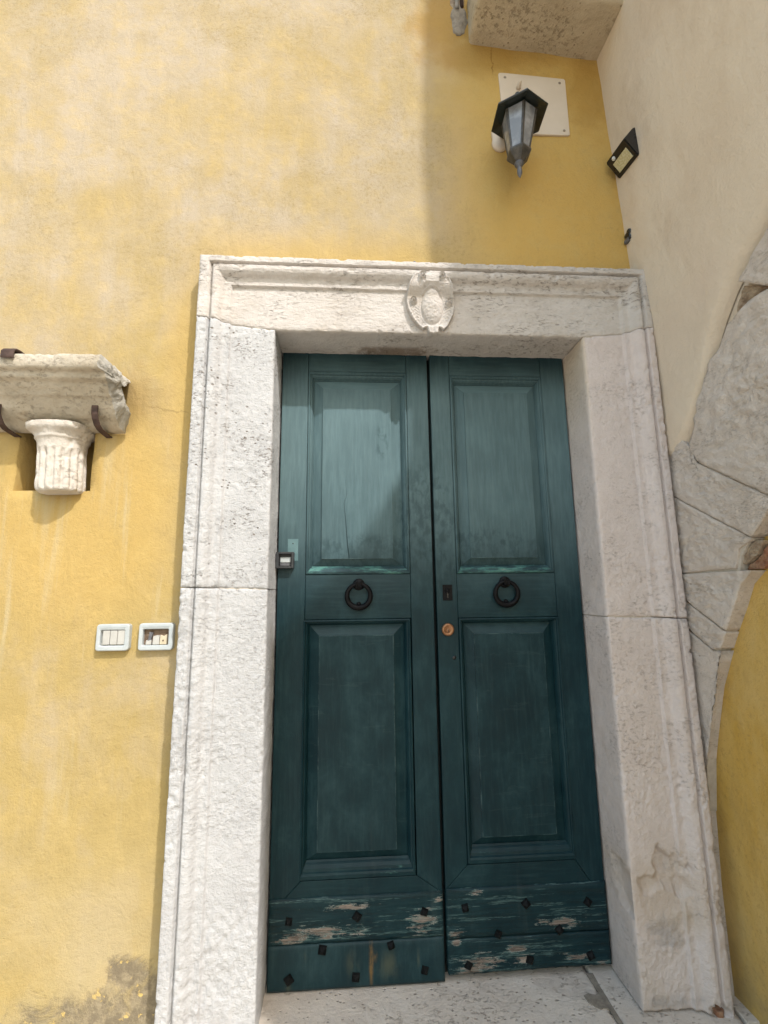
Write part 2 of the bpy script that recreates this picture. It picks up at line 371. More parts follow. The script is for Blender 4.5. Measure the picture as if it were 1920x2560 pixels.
# ------------------------------------------------------------------ object helpers
COL = scn.collection
def thing(name, label, cat, loc=(0, 0, 0), group=None):
    o = bpy.data.objects.new(name, None); COL.objects.link(o); o.location = loc; o.empty_display_size = .1
    o['label'] = label; o['category'] = cat
    if group: o['group'] = group
    return o
def tag(o, label, cat, group=None):
    o['label'] = label; o['category'] = cat
    if group: o['group'] = group
    return o
def wloc(p):
    v = Vector((0, 0, 0))
    while p is not None: v = v + Vector(p.location); p = p.parent
    return v
def mk(name, V, F, m, parent=None, smooth=False, at=None, label=None):
    """one mesh object from world coordinates"""
    V = np.asarray(V, float)
    base = np.array(wloc(parent)) if parent is not None else np.zeros(3)
    o_loc = np.zeros(3)
    if at is not None: o_loc = np.asarray(at, float) - base
    me = bpy.data.meshes.new(name); me.from_pydata((V - base - o_loc).tolist(), [], [list(map(int, f)) for f in F]); me.update()
    me.materials.append(m)
    if smooth: me.polygons.foreach_set('use_smooth', [True] * len(me.polygons))
    o = bpy.data.objects.new(name, me); COL.objects.link(o); o.parent = parent; o.location = o_loc
    if label: o['label'] = label
    return o
def mkbm(name, bm, m, parent=None, smooth=False, **k):
    bm.verts.ensure_lookup_table(); bm.verts.index_update()
    V = [v.co[:] for v in bm.verts]; F = [[v.index for v in f.verts] for f in bm.faces]; bm.free()
    return mk(name, V, F, m, parent, smooth, **k)
def gridfaces(n, m, off=0, flip=False):
    i = np.arange(n - 1)[:, None] * m + np.arange(m - 1)[None, :] + off
    q = np.stack([i, i + m, i + m + 1, i + 1], -1).reshape(-1, 4)
    return q[:, ::-1] if flip else q
def fixn(o):
    bm = bmesh.new(); bm.from_mesh(o.data); bmesh.ops.remove_doubles(bm, verts=bm.verts, dist=1e-5)
    bmesh.ops.recalc_face_normals(bm, faces=bm.faces); bm.to_mesh(o.data); bm.free(); return o
def bbox_bm(x0, x1, y0, y1, z0, z1, bev=0.0, seg=2, bm=None):
    bm2 = bmesh.new(); bmesh.ops.create_cube(bm2, size=1)
    for v in bm2.verts: v.co = Vector(((x0 + x1) / 2 + v.co.x * (x1 - x0), (y0 + y1) / 2 + v.co.y * (y1 - y0), (z0 + z1) / 2 + v.co.z * (z1 - z0)))
    if bev: bmesh.ops.bevel(bm2, geom=bm2.edges[:], offset=bev, segments=seg, affect='EDGES', profile=.5)
    if bm is None: return bm2
    tmp = bpy.data.meshes.new('t'); bm2.to_mesh(tmp); bm2.free(); bm.from_mesh(tmp); bpy.data.meshes.remove(tmp); return bm
def box(name, x0, x1, y0, y1, z0, z1, m, parent=None, bev=0.0, seg=2, **k):
    return mkbm(name, bbox_bm(x0, x1, y0, y1, z0, z1, bev, seg), m, parent, **k)
def prism(name, poly, y0, y1, m, parent=None, bev=0.0, axis='y', **k):
    """polygon (a,b) in XZ (axis y), YZ (axis x) or XY (axis z) extruded from y0 to y1"""
    bm = bmesh.new()
    P = {'y': lambda a, b, d: (a, d, b), 'x': lambda a, b, d: (d, a, b), 'z': lambda a, b, d: (a, b, d)}[axis]
    f = bm.faces.new([bm.verts.new(P(a, b, y0)) for a, b in poly])
    r = bmesh.ops.extrude_face_region(bm, geom=[f]); vs_ = [e for e in r['geom'] if isinstance(e, bmesh.types.BMVert)]
    for v in vs_:
        if axis == 'y': v.co.y = y1
        elif axis == 'x': v.co.x = y1
        else: v.co.z = y1
    bmesh.ops.recalc_face_normals(bm, faces=bm.faces)
    if bev: bmesh.ops.bevel(bm, geom=bm.edges[:], offset=bev, segments=2, affect='EDGES', profile=.5)
    return mkbm(name, bm, m, parent, **k)
def lathe(name, prof, c, m, parent=None, n=24, axis='z', smooth=True, rfun=None, **k):
    """prof: (r, h) pairs; axis z (up) or y (towards -y)"""
    V = []; A = np.arange(n) / n * 2 * np.pi
    for r, h in prof:
        for a in A:
            rr = rfun(a, r, h) if rfun else r
            if axis == 'z': V.append((c[0] + rr * math.cos(a), c[1] + rr * math.sin(a), c[2] + h))
            else: V.append((c[0] + rr * math.cos(a), c[1] - h, c[2] + rr * math.sin(a)))
    F = []
    for i in range(len(prof) - 1):
        for j in range(n):
            a, b = i * n + j, i * n + (j + 1) % n
            F.append((a, b, b + n, a + n))
    F.append(list(range(n))[::-1]); F.append([(len(prof) - 1) * n + j for j in range(n)])
    o = mk(name, V, F, m, parent, smooth, **k); fixn(o); return o
def strip(name, path, width, thick, m, parent=None, axis='x', bev=.0012, **k):
    """flat bar: path of (a,b) points in YZ, width along X from path centre"""
    pts = [Vector((0, a, b)) for a, b in path]; x0, x1 = width
    bm = bmesh.new(); rows = []
    for i, p in enumerate(pts):
        d = ((pts[min(i + 1, len(pts) - 1)] - pts[max(i - 1, 0)])).normalized(); n = Vector((0, -d.z, d.y)) * thick / 2
        rows.append([bm.verts.new((x, *(p + s * n)[1:])) for x, s in ((x0, -1), (x1, -1), (x1, 1), (x0, 1))])
    for a, b in zip(rows[:-1], rows[1:]):
        for j in range(4): bm.faces.new((a[j], a[(j + 1) % 4], b[(j + 1) % 4], b[j]))
    bm.faces.new(rows[0][::-1]); bm.faces.new(rows[-1])
    bmesh.ops.recalc_face_normals(bm, faces=bm.faces)
    if bev: bmesh.ops.bevel(bm, geom=bm.edges[:], offset=bev, segments=1, affect='EDGES')
    return mkbm(name, bm, m, parent, **k)

# ------------------------------------------------------------------ dimensions
YW = .045         # face of the yellow wall
YD = .188         # face of the door
A = .640          # half opening
H = 2.450         # opening height
XC = .932         # side wall face at the foot of the corner
def xwall(z):     # the side wall leans a little towards the door higher up
    return .928 - .045 * np.clip(z - 2.4, 0, 1.9)

# ------------------------------------------------------------------ ground
G = mk('street', [(-400, -400, -.17), (400, -400, -.17), (400, 400, -.17), (-400, 400, -.17)], [(0, 1, 2, 3)], M_pave); G['kind'] = 'structure'

# ------------------------------------------------------------------ yellow house wall with its niche
wall = thing('house_wall', 'weathered yellow plaster wall around the stone door surround, with a small niche on the left', 'wall', (-1.5, YW, 0))
NX0, NX1, NZ0, NZ1 = -1.604, -1.324, 1.7915, 2.18
def breaks(fixed, lo, hi, step, far):
    b = list(np.arange(lo, hi, step)) + [hi] + list(far)
    b = [v for v in b if all(abs(v - f) > step * .45 for f in fixed)] + list(fixed)
    return np.array(sorted(set(np.round(b, 5))))
xs = breaks([NX0, NX1, -.90, .90], -2.2, .95, .035, [-3, -5, -8])
zs = breaks([NZ0, NZ1, 2.70], 0.0, 4.4, .035, [-.3, 5, 6.5, 8])
XX, ZZ = np.meshgrid(xs, zs, indexing='ij')
YY = YW + fb1(XX, 0 * XX, ZZ, scale=2.2, octaves=3) * .007 + fb1(XX, 0 * XX + 3, ZZ, scale=11, octaves=3) * .0022
jx = np.where(np.isin(XX, [NX0, NX1]), fb1(0 * XX, XX, ZZ, scale=9, octaves=3) * .006, 0)
jz = np.where(np.isin(ZZ, [NZ0]), fb1(XX, ZZ, 0 * XX, scale=9, octaves=3) * .006, 0)
V = np.stack([XX + jx, YY, ZZ + jz], -1).reshape(-1, 3); nz = len(zs)
F = []
for i in range(len(xs) - 1):
    for j in range(nz - 1):
        cx, cz = (xs[i] + xs[i + 1]) / 2, (zs[j] + zs[j + 1]) / 2
        if NX0 < cx < NX1 and NZ0 < cz < NZ1: continue
        if -.90 < cx < .90 and cz < 2.70: continue
        F.append((i * nz + j, (i + 1) * nz + j, (i + 1) * nz + j + 1, i * nz + j + 1))
V = V.tolist()
def rim(idx, depth, inner):
    """niche reveal: rounded lip running back to the niche floor"""
    prev = idx
    for d, ins in ((.004, .0015), (.012, .004), (.03, .008), (depth, inner)):
        cur = []
        for q in idx:
            x, y, z = V[q]; V.append((x + (0 if abs(x - NX0) > .02 and abs(x - NX1) > .02 else (ins if x < -1.5 else -ins)), y + d, z + (ins if abs(z - NZ0) < .02 else 0))); cur.append(len(V) - 1)
        for a in range(len(idx) - 1): F.append((prev[a], prev[a + 1], cur[a + 1], cur[a]))
        prev = cur
ix0, ix1 = int(np.where(np.isclose(xs, NX0, atol=1e-4))[0][0]), int(np.where(np.isclose(xs, NX1, atol=1e-4))[0][0])
iz0, iz1 = int(np.where(np.isclose(zs, NZ0, atol=1e-4))[0][0]), int(np.where(np.isclose(zs, NZ1, atol=1e-4))[0][0])
rim([ix0 * nz + j for j in range(iz1, iz0 - 1, -1)], .115, .012)
rim([i * nz + iz0 for i in range(ix0, ix1 + 1)], .115, .012)
rim([ix1 * nz + j for j in range(iz0, iz1 + 1)], .115, .012)
rim([i * nz + iz1 for i in range(ix1, ix0 - 1, -1)], .115, .012)
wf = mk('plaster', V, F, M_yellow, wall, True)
box('niche_back', NX0 - .02, NX1 + .02, YW + .110, YW + .19, NZ0 - .02, NZ1 + .02, M_yellow, wall)
# the masonry behind the plaster (keeps daylight out)
box('masonry', -8, -1.64, YW + .03, YW + .45, -.3, 8, M_mortar, wall)
box('masonry', -1.29, -.66, YW + .03, YW + .45, -.3, 8, M_mortar, wall)
box('masonry', -1.64, -1.29, YW + .205, YW + .45, -.3, 8, M_mortar, wall)
box('masonry', -.66, .66, YW + .03, YW + .45, 2.71, 8, M_mortar, wall)
box('masonry', .66, 1.5, YW + .045, YW + .45, -.3, 8, M_mortar, wall)
box('masonry', -.66, .66, .30, .52, -.3, 2.71, M_dark, wall)  # added dark block behind the leaves, keeps the gaps black

# ------------------------------------------------------------------ side wall: cream plaster above an arch of rough stones
side = thing('stair_wall', 'cream plastered side wall on the right, over a rough stone arch filled with ochre plaster', 'wall', (1.0, -.5, 0))
bnd = np.array([(.085, 1.955), (.03, 1.935), (-.03, 1.925), (-.062, 1.935), (-.114, 1.985), (-.180, 2.06), (-.246, 2.157), (-.295, 2.27), (-.350, 2.351), (-.410, 2.42), (-.479, 2.476), (-.591, 2.562), (-.75, 2.68), (-1.09, 2.85)])
tt = np.concatenate([[0], np.cumsum(np.linalg.norm(np.diff(bnd, axis=0), axis=1))])
ts = np.linspace(0, tt[-1], 110)
by = np.interp(ts, tt, bnd[:, 0]); bz = np.interp(ts, tt, bnd[:, 1])
by2 = np.interp(np.linspace(0, 1, 110), [0, 1], [.085, -1.09])
rows = []
bw = by + 0; 
for k, (dx, dn) in enumerate([(.040, -.036), (.026, -.024), (.016, -.010), (.008, .004), (.002, .018), (0, .032)]):
    rows.append(np.stack([XC + .005 + dx + 0 * by, by - dn * .75 * 0 + 0 * by, bz + dn], -1))
top = np.linspace(0, 1, 60)[1:]
for s in top:
    zz = (bz + .032) * (1 - s) + 8.0 * s; e = s ** 1.0
    rows.append(np.stack([xwall(zz) + (XC + .005 - .928) * (1 - min(1, s * 4)) + 0 * by, by * (1 - min(1, s * 6)) + by2 * min(1, s * 6), zz], -1))
R_ = np.array(rows)
R_[6:, :, 0] += fb1(R_[6:, :, 1], R_[6:, :, 2], 0 * R_[6:, :, 0], scale=2.0, octaves=5) * .009
mk('plaster', R_.reshape(-1, 3), gridfaces(R_.shape[0], R_.shape[1]), M_cream, side, True)
box('wall_core', XC + .045, XC + .6, -1.085, .49, 2.9, 7.99, M_cream, side)
box('wall_core', XC + .050, XC + .6, -1.085, .49, 2.21, 2.88, M_cream, side)
prism('shadow_wall_end', [(-1.085, -.2), (-1.088, 8), (-1.255, 8), (-1.262, 5.9), (-1.292, 5.45), (-1.306, 5.15), (-1.292, 4.85), (-1.262, 4.5), (-1.262, -.2)], .905, XC + .6, M_cream, side, axis='x')  # unseen end, bulged to shape the shadow edge on the yellow wall
# unseen flank added to shade the door, its top line shaped from the shadow edge
prism('shadow_flank', [(-1.264, -.2), (-1.264, 3.98), (-1.65, 4.06), (-2.03, 4.30), (-2.22, 4.42), (-2.22, -.2)], XC, XC + .5, M_cream, side, axis='x')
box('arch_infill', XC + .062, XC + .4, -1.10, .09, -.2, 2.20, M_ochre, side)
def vouss(poly, dep=.0, m=M_vouss, name='arch_stone', rough=.006, back=.16, seed=0, parent=None, n=34):
    """one arch stone: polygon in (y,z), dressed face towards -X with a hacked surface and worn edges"""
    P = np.array(poly, float); lo, hi = P.min(0), P.max(0); step = max((hi - lo)) / n
    # shrink each edge by a hair so that the joints show
    c = P.mean(0)
    def inside(q):
        d = np.full(len(q), 1e9); ins = np.zeros(len(q), bool)
        for a, b in zip(P, np.roll(P, -1, 0)):
            ab = b - a; t_ = np.clip(((q - a) @ ab) / (ab @ ab), 0, 1); d = np.minimum(d, np.linalg.norm(q - a - t_[:, None] * ab, axis=1))
            cond = ((a[1] > q[:, 1]) != (b[1] > q[:, 1])); xx = (b[0] - a[0]) * (q[:, 1] - a[1]) / (b[1] - a[1] + 1e-12) + a[0]
            ins ^= cond & (q[:, 0] < xx)
        return ins, d
    # outline resampled, then concentric rings towards the centroid
    O = []
    for a, b in zip(P, np.roll(P, -1, 0)):
        k = max(2, int(np.linalg.norm(b - a) / step)); O += [a + (b - a) * i / k for i in range(k)]
    O = np.array(O); wob = fb1(O[:, 0], O[:, 1], 0 * O[:, 0] + seed, scale=25, octaves=3) * .0022
    nrm = (c - O); nrm /= np.linalg.norm(nrm, axis=1)[:, None]
    O = O + nrm * (.0010 + np.abs(wob) * .55)[:, None]
    fr = [0, .012, .03] + list(np.linspace(.055, .975, 30))
    V = []; M_ = len(O)
    for x_ in (back, back * .55, .02, .006):
        for q in O: V.append((XC + .010 + dep + x_, q[0], q[1]))
    for f_ in fr:
        Q = O + (c - O) * f_
        _, d = inside(Q)
        hx = -fb1(0 * Q[:, 0] + seed, Q[:, 0], Q[:, 1] * 1.7, scale=22, octaves=5, gain=.68) * rough * 1.15 + .0045 * np.exp(-d / .003)
        for q, h_ in zip(Q, hx): V.append((XC + .010 + dep + h_, q[0], q[1]))
    nr = len(V) // M_; F = []
    for i in range(nr - 1):
        for j in range(M_): F.append((i * M_ + j, i * M_ + (j + 1) % M_, (i + 1) * M_ + (j + 1) % M_, (i + 1) * M_ + j))
    F.append([(nr - 1) * M_ + j for j in range(M_)])
    o = mk(name, V, F, m, parent or side, True); fixn(o); return o
vouss([(-.453, 2.395), (-.577, 2.479), (-.75, 2.58), (-1.0, 2.62), (-1.05, 2.2), (-.90, 2.06), (-.545, 2.314)], -.004, seed=1)
vouss([(-.475, 2.312), (-.39, 2.279), (-.319, 2.212), (-.281, 2.192), (-.211, 2.086), (-.139, 1.937), (-.132, 1.884), (-.436, 1.681), (-.468, 1.664), (-.6, 1.80), (-.88, 1.98), (-.89, 2.045), (-.545, 2.305)], .0, rough=.010, seed=2)
vouss([(-.135, 1.876), (-.139, 1.925), (-.10, 1.965), (.03, 1.96), (.045, 1.797), (-.015, 1.760), (-.357, 1.556), (-.427, 1.624), (-.462, 1.658), (-.436, 1.675)], .002, seed=3)
vouss([(.045, 1.795), (-.015, 1.757), (-.357, 1.552), (-.30, 1.526), (-.275, 1.462), (.045, 1.4575)], .003, seed=4)
vouss([(.045, 1.4555), (-.025, 1.4555), (-.343, 1.453), (-.29, 1.41), (-.247, 1.331), (-.20, 1.255), (-.174, 1.266), (-.019, 1.353), (.045, 1.388)], .0, seed=5)
vouss([(.045, 1.384), (-.019, 1.348), (-.174, 1.260), (-.198, 1.25), (-.165, 1.192), (-.128, 1.185), (-.027, 1.238), (.045, 1.275)], .001, seed=6)
vouss([(.045, 1.270), (-.027, 1.233), (-.128, 1.180), (-.163, 1.185), (-.097, 1.055), (-.044, .896), (-.008, .78), (.024, .60), (.040, .35), (.042, -.05), (.046, -.05)], .002, seed=7)
vouss([(-.352, 1.548), (-.302, 1.522), (-.278, 1.478), (-.300, 1.474), (-.345, 1.50), (-.385, 1.545)], .020, m=M_tuff, name='brick', rough=.008, seed=8, back=.12)
vouss([(-.300, 1.472), (-.282, 1.456), (-.346, 1.455), (-.39, 1.475), (-.38, 1.53), (-.347, 1.498)], .032, m=M_brick, name='brick', rough=.006, seed=9, back=.10)
vouss([(-.427, 1.622), (-.36, 1.560), (-.395, 1.552), (-.46, 1.61)], .05, m=M_tuff, name='brick', rough=.006, seed=10, back=.10)
for k, pl in enumerate([[(-.905, 2.05), (-1.06, 2.19), (-1.098, 2.1), (-1.098, 2.0), (-.90, 1.985)]]):
    vouss(pl, .0, seed=20 + k)
prism('joint_mortar', [(.044, 1.9), (-.10, 1.9), (-.36, 2.2), (-.47, 2.28), (-.54, 2.29), (-.8, 2.0), (-.62, 1.84), (-.40, 1.63), (-.30, 1.50), (-.24, 1.33), (-.12, 1.14), (-.03, .9), (.02, .6), (.044, .6)], XC + .022, XC + .15, M_joint, side, axis='x')
# loose fill in the gap over the second stone
vouss([(-.448, 2.385), (-.536, 2.322), (-.47, 2.318), (-.392, 2.285), (-.415, 2.345)], .022, m=M_tuff, name='packing_stone', seed=12, back=.1)
# ground stones under the arch
prism('sill_stone', [(.952, -.062), (.958, .04), (1.06, .05), (1.03, -.062)], -.16, .004, M_thr, side, bev=.004, axis='z')
prism('sill_stone', [(.955, -.068), (1.03, -.068), (1.12, -.42), (.95, -.42)], -.16, -.006, M_thr, side, bev=.004, axis='z')

# ------------------------------------------------------------------ stone door surround
sur = thing('door_surround', 'white limestone door surround with moulded edge and a carved shield on its lintel', 'door surround', (0, 0, 0))
PU = np.array([0, .172, .1765, .189, .195, .202, .207, .214, .222, .232, .2455, .2495, .2555, .2595, .31, .5]); PV = np.array([0, 0, .0115, .0115, .012, .014, .018, .029, .0365, .0405, .0405, .020, .020, .040, .041, .041])
def prof(X, Z):
    u = np.maximum(np.abs(X) - A, (Z - H) / 1.05)
    return np.interp(u, PU, PV)
def dents(X, Z, D):
    r = 0
    for cx, cz, rx, rz, d in D:
        q = ((X - cx) / rx) ** 2 + ((Z - cz) / rz) ** 2
        w = 1 + fb1(X, Z, 0 * X + cx * 7, scale=22, octaves=3) * 1.1
        r = np.maximum(r, d * sstep(1.05, .15, q * w))
    return r
def hblock(name, xs, zb, zt, nz, m, seed=0, amp=1.0, dent=(), yback=.24, chip=1.0, parent=None):
    nx = len(xs); t_ = np.linspace(0, 1, nz)
    X = np.repeat(xs[:, None], nz, 1); Z = zb(xs)[:, None] * (1 - t_) + zt(xs)[:, None] * t_
    ex = np.minimum(X - xs[0], xs[-1] - X); ez = np.minimum(Z - Z[:, :1], Z[:, -1:] - Z); e = np.minimum(ex, ez)
    y = -prof(X, Z)
    n1 = fb1(X, 0 * X + seed, Z, scale=9, octaves=3); n2 = fb1(X, 0 * X + seed, Z, scale=45, octaves=4, gain=.62)
    n3 = fb1(X, 0 * X + seed, Z * 1.2, scale=95, octaves=2)
    amp_ = amp * (.45 + 1.15 * sstep(-.25, .45, fb1(X, 0 * X + seed + 2, Z, scale=3.6, octaves=3)))
    y = y + amp_ * (n1 * .0022 + n2 * .0024 + n3 * .0007)
    cn = fb1(X, 0 * X + seed + 5, Z, scale=26, octaves=4, gain=.6)
    y = y + chip * (.0035 * np.exp(-e / .005) + np.clip(cn - .22, 0, 1) * .028 * np.exp(-e / .010))
    # worn arris of the mouldings
    y = y + np.clip(fb1(X, 0 * X + seed + 9, Z, scale=18, octaves=4, gain=.6) - .30, 0, 1) * .018 * np.clip(prof(X, Z) / .025, 0, 1)
    y = y + dents(X, Z, dent) if len(dent) else y
    V = [np.stack([X, y, Z], -1).reshape(-1, 3)]; F = [gridfaces(nx, nz)]
    off = nx * nz
    K = 12; ks = np.linspace(0, 1, K)
    def wallside(E, nv, flip):
        nonlocal off
        Y = E[:, 1][:, None] * (1 - ks) + yback * ks
        P = np.stack([np.repeat(E[:, 0][:, None], K, 1), Y, np.repeat(E[:, 2][:, None], K, 1)], -1)
        dd = amp * (fbm(P, scale=14, octaves=4, gain=.6, off=seed) * .0028) * np.clip(ks * 6, 0, 1) + .0015 * np.clip(ks * 8, 0, 1) * 0
        if len(dent):
            rd = dents(P[..., 1], P[..., 2], [(.05, .36, .09, .07, .012), (.09, .40, .05, .04, .012), (.03, .30, .05, .03, .010), (.165, 1.65, .022, .05, .014)] if nv[0] < 0 else [])
            dd = dd - rd if not np.isscalar(rd) else dd
        P = P + dd[..., None] * np.array(nv)
        V.append(P.reshape(-1, 3)); F.append(gridfaces(len(E), K, off, flip)); off += P.shape[0] * K
    G_ = V[0].reshape(nx, nz, 3)
    wallside(G_[0], (-1, 0, 0), True); wallside(G_[-1], (1, 0, 0), False)
    wallside(G_[:, 0], (0, 0, -1), False); wallside(G_[:, -1], (0, 0, 1), True)
    o = mk(name, np.concatenate(V), np.concatenate(F), m, parent or sur, True); fixn(o); return o
XL, XR, ZT = -.9385, .9290, 2.7480
cst = lambda v: (lambda x: v + 0 * x)
wavy = lambda f, s: (lambda x: f(x) + fb1(x, 0 * x + s, 0 * x, scale=14, octaves=3) * .003)
jt = lambda x: H + np.clip(np.abs(x) - A, 0, 1) * .10
lint = hblock('lintel', np.linspace(XL, XR, 340), wavy(lambda x: jt(x) + .0015 * (np.abs(x) > A), 1), wavy(cst(ZT), 2), 150, M_lintel, seed=1, amp=.8)
lj = lambda x: 1.4155 - (x + .64) * .03
rj = lambda x: 1.299 - (x - .60) * .030
hblock('jamb_stone', np.linspace(XL, -A, 104), wavy(lambda x: lj(x) + .0014, 3), wavy(lambda x: jt(x) - .0012, 1), 175, M_jambl, seed=3, amp=1.0)
hblock('jamb_stone', np.linspace(XL, -A, 104), cst(-.02), wavy(lambda x: lj(x) - .0014, 3), 230, M_jambl, seed=4, amp=1.7)
hblock('jamb_stone', np.linspace(A, XR, 104), wavy(lambda x: rj(x) + .0018, 5), wavy(lambda x: jt(x) - .0012, 1), 190, M_jambr, seed=5, amp=1.0)
hblock('jamb_stone', np.linspace(A, XR, 104), wavy(lambda x: .005 - .02 * (x > .9), 6), wavy(lambda x: rj(x) - .0018, 5), 215, M_jambr, seed=6, amp=1.2,
       dent=[(.757, .447, .040, .040, .034), (.775, .40, .065, .045, .022), (.70, .382, .045, .04, .016), (.815, .375, .035, .045, .026), (.80, .43, .045, .04, .018), (.745, .33, .10, .06, .006), (.72, .225, .05, .045, .004), (.925, .33, .02, .02, .01), (.93, .29, .02, .03, .008), (.89, .015, .035, .022, .03), (.935, .50, .012, .03, .012), (.84, .25, .03, .05, .005)])
# mortar in the bed joints
box('mortar_joint', XL + .012, -A - .004, .0045, .2, 1.404, 1.43, M_joint, sur)
box('mortar_joint', A + .004, XR - .012, .0045, .2, 1.278, 1.305, M_joint, sur)
box('mortar_joint', XL + .012, -A - .004, .0055, .2, 2.44, 2.482, M_joint, sur)
box('mortar_joint', A + .004, XR - .012, .0055, .2, 2.44, 2.482, M_joint, sur)

# carved shield on the lintel
def cartouche():
    sx = lambda px: (px - 838) * .000199; szz = lambda py: 2.6985 - (py - 240) * .0002175
    out = [(700, 243), (620, 238), (540, 255), (470, 300), (415, 360), (370, 450), (335, 560), (312, 680), (308, 800), (330, 920), (380, 1040), (440, 1150), (520, 1250), (640, 1350), (690, 1312), (728, 1305), (740, 1380), (770, 1425), (950, 1425), (968, 1305), (1010, 1312), (1070, 1355), (1160, 1270), (1230, 1150), (1285, 1040), (1312, 900), (1310, 780), (1300, 650), (1270, 500), (1220, 390), (1160, 300), (1080, 245), (1020, 245), (985, 280), (960, 292), (745, 292), (728, 270)]
    P = np.array([(sx(a), szz(b)) for a, b in out])
    xs_ = np.arange(-.112, .1121, .0018); zs_ = np.arange(2.435, 2.706, .0018)
    X, Z = np.meshgrid(xs_, zs_, indexing='ij'); q = np.stack([X, Z], -1).reshape(-1, 2)
    d = np.full(len(q), 1e9); ins = np.zeros(len(q), bool)
    for a, b in zip(P, np.roll(P, -1, 0)):
        ab = b - a; t_ = np.clip(((q - a) @ ab) / (ab @ ab), 0, 1); d = np.minimum(d, np.linalg.norm(q - a - t_[:, None] * ab, axis=1))
        c_ = ((a[1] > q[:, 1]) != (b[1] > q[:, 1])); ins ^= c_ & (q[:, 0] < (b[0] - a[0]) * (q[:, 1] - a[1]) / (b[1] - a[1] + 1e-12) + a[0])
    d = np.where(ins, d, -d).reshape(X.shape)
    px = X / .000199 + 838; py = 240 + (2.6985 - Z) / .0002175
    h = .008 + .004 * sstep(.0, .003, d) - .004 * sstep(.005, .012, d)              # raised rim, hollow inside
    e = np.sqrt(((px - 838) / 232) ** 2 + ((py - 905) / 345) ** 2)
    h = np.maximum(h, .006 + .004 * np.exp(-((e - 1.13) / .05) ** 2))
    h = np.where(e < 1, np.maximum(h, .006 + .021 * np.clip(1 - e ** 2, 0, 1) ** .6), h)
    for cx, cy, r, s in ((640, 335, 95, 1), (1040, 335, 95, -1), (462, 765, 82, -1), (1206, 790, 82, 1)):
        dx, dy = (px - cx) / r, (py - cy) / r; rr = np.sqrt(dx ** 2 + dy ** 2); an = np.arctan2(dy, dx * s)
        sp = .5 + .5 * np.cos((rr * 2.1 - an / (2 * np.pi)) * 2 * np.pi)
        h = np.where(rr < 1, np.maximum(h, .011 + .009 * sp * sstep(1, .8, rr) + .006 * sstep(.28, .1, rr)), h)
    bar = (px > 700) & (px < 975) & (py > 292) & (py < 470)
    h = np.where(bar, np.maximum(h, .010 + .008 * np.cos(np.clip((py - 360) / 120, -1, 1) * np.pi / 2)), h)
    und = np.exp(-((py - 480 - .0009 * (px - 838) ** 2 * -1) / 40) ** 2) * (np.abs(px - 838) < 300)
    h = h + .004 * und
    for s in (-1, 1):
        ax = (px - 838) * s
        band = (ax > 265) & (ax < 440) & (py > 880) & (py < 1180)
        h = np.where(band, h + .0018 * (np.sin((py - np.abs(ax - 370 + (py - 900) * .28) * .9) / 70 * 2 * np.pi) > .3), h)
    tas = (py > 1300) & (np.abs(px - 852) < 115)
    h = np.where(tas, .010 + .006 * np.abs(np.sin((px - 852) / 45)), h)
    h = h + fb1(X, 0 * X, Z, scale=60, octaves=3) * .0009 + fb1(X, 0 * X + 4, Z, scale=22, octaves=2) * .001
    # badge worn in the middle of the oval
    h = h + np.where(e < .85, (np.abs(fb1(X, 0 * X + 8, Z, scale=48, octaves=3)) - .15) * .004, 0)
    h = h * (0.35 + .65 * sstep(-.0005, .0015, d))
    base = -.006 - .030 * sstep(2.595, 2.650, Z)
    h = h * 1.2
    y = base - h
    keep = d > -.0009
    idx = -np.ones(X.shape, int); V = []; 
    for i, j in zip(*np.where(keep)): idx[i, j] = len(V); V.append((X[i, j], y[i, j], Z[i, j]))
    F = []
    for i in range(X.shape[0] - 1):
        for j in range(X.shape[1] - 1):
            f = [idx[i, j], idx[i + 1, j], idx[i + 1, j + 1], idx[i, j + 1]]
            if min(f) >= 0: F.append(f)
    # skirt back into the lintel
    from collections import Counter
    ed = Counter(); 
    for f in F:
        for a, b in zip(f, f[1:] + f[:1]): ed[(a, b)] += 1
    n0 = len(V); mp = {}
    for (a, b) in list(ed):
        if (b, a) not in ed:
            for v in (a, b):
                if v not in mp: mp[v] = len(V); V.append((V[v][0], .004, V[v][2]))
            F.append([b, a, mp[a], mp[b]])
    return mk('carved_shield', V, F, M_lintel, lint, True)
cartouche()

# ------------------------------------------------------------------ threshold
thr = thing('threshold', 'pale speckled stone threshold under the green door, with a grey mortar patch', 'threshold', (0, -.1, -.17))
def slabtop(name, x0, x1, y0, y1, z, seed, m=M_thr, edge=.004):
    xs_ = np.linspace(x0, x1, int((x1 - x0) / .012) + 4); ys_ = np.linspace(y0, y1, int((y1 - y0) / .012) + 4)
    X, Y = np.meshgrid(xs_, ys_, indexing='ij'); e = np.minimum(np.minimum(X - x0, x1 - X), np.minimum(Y - y0, y1 - Y))
    Z = z + fb1(X, Y, 0 * X + seed, scale=7, octaves=4) * .004 - edge * np.exp(-e / .005) - np.clip(fb1(X, Y, 0 * X + seed + 3, scale=30, octaves=3) - .15, 0, 1) * .03 * np.exp(-e / .01)
    n, k = X.shape; V = [np.stack([X, Y, Z], -1).reshape(-1, 3)]; F = [gridfaces(n, k)]; off = n * k; G_ = V[0].reshape(n, k, 3)
    for E in (G_[0], G_[-1], G_[:, 0], G_[:, -1]):
        P = np.stack([E, np.stack([E[:, 0], E[:, 1], 0 * E[:, 2] - .165], -1)], 1); V.append(P.reshape(-1, 3)); F.append(gridfaces(len(E), 2, off)); off += 2 * len(E)
    o = mk(name, np.concatenate(V), np.concatenate(F), m, thr, True); fixn(o); return o
slabtop('slab', -1.2, .540, -.42, .30, -.004, 1)
slabtop('slab', .552, .948, -.42, .30, -.001, 2)
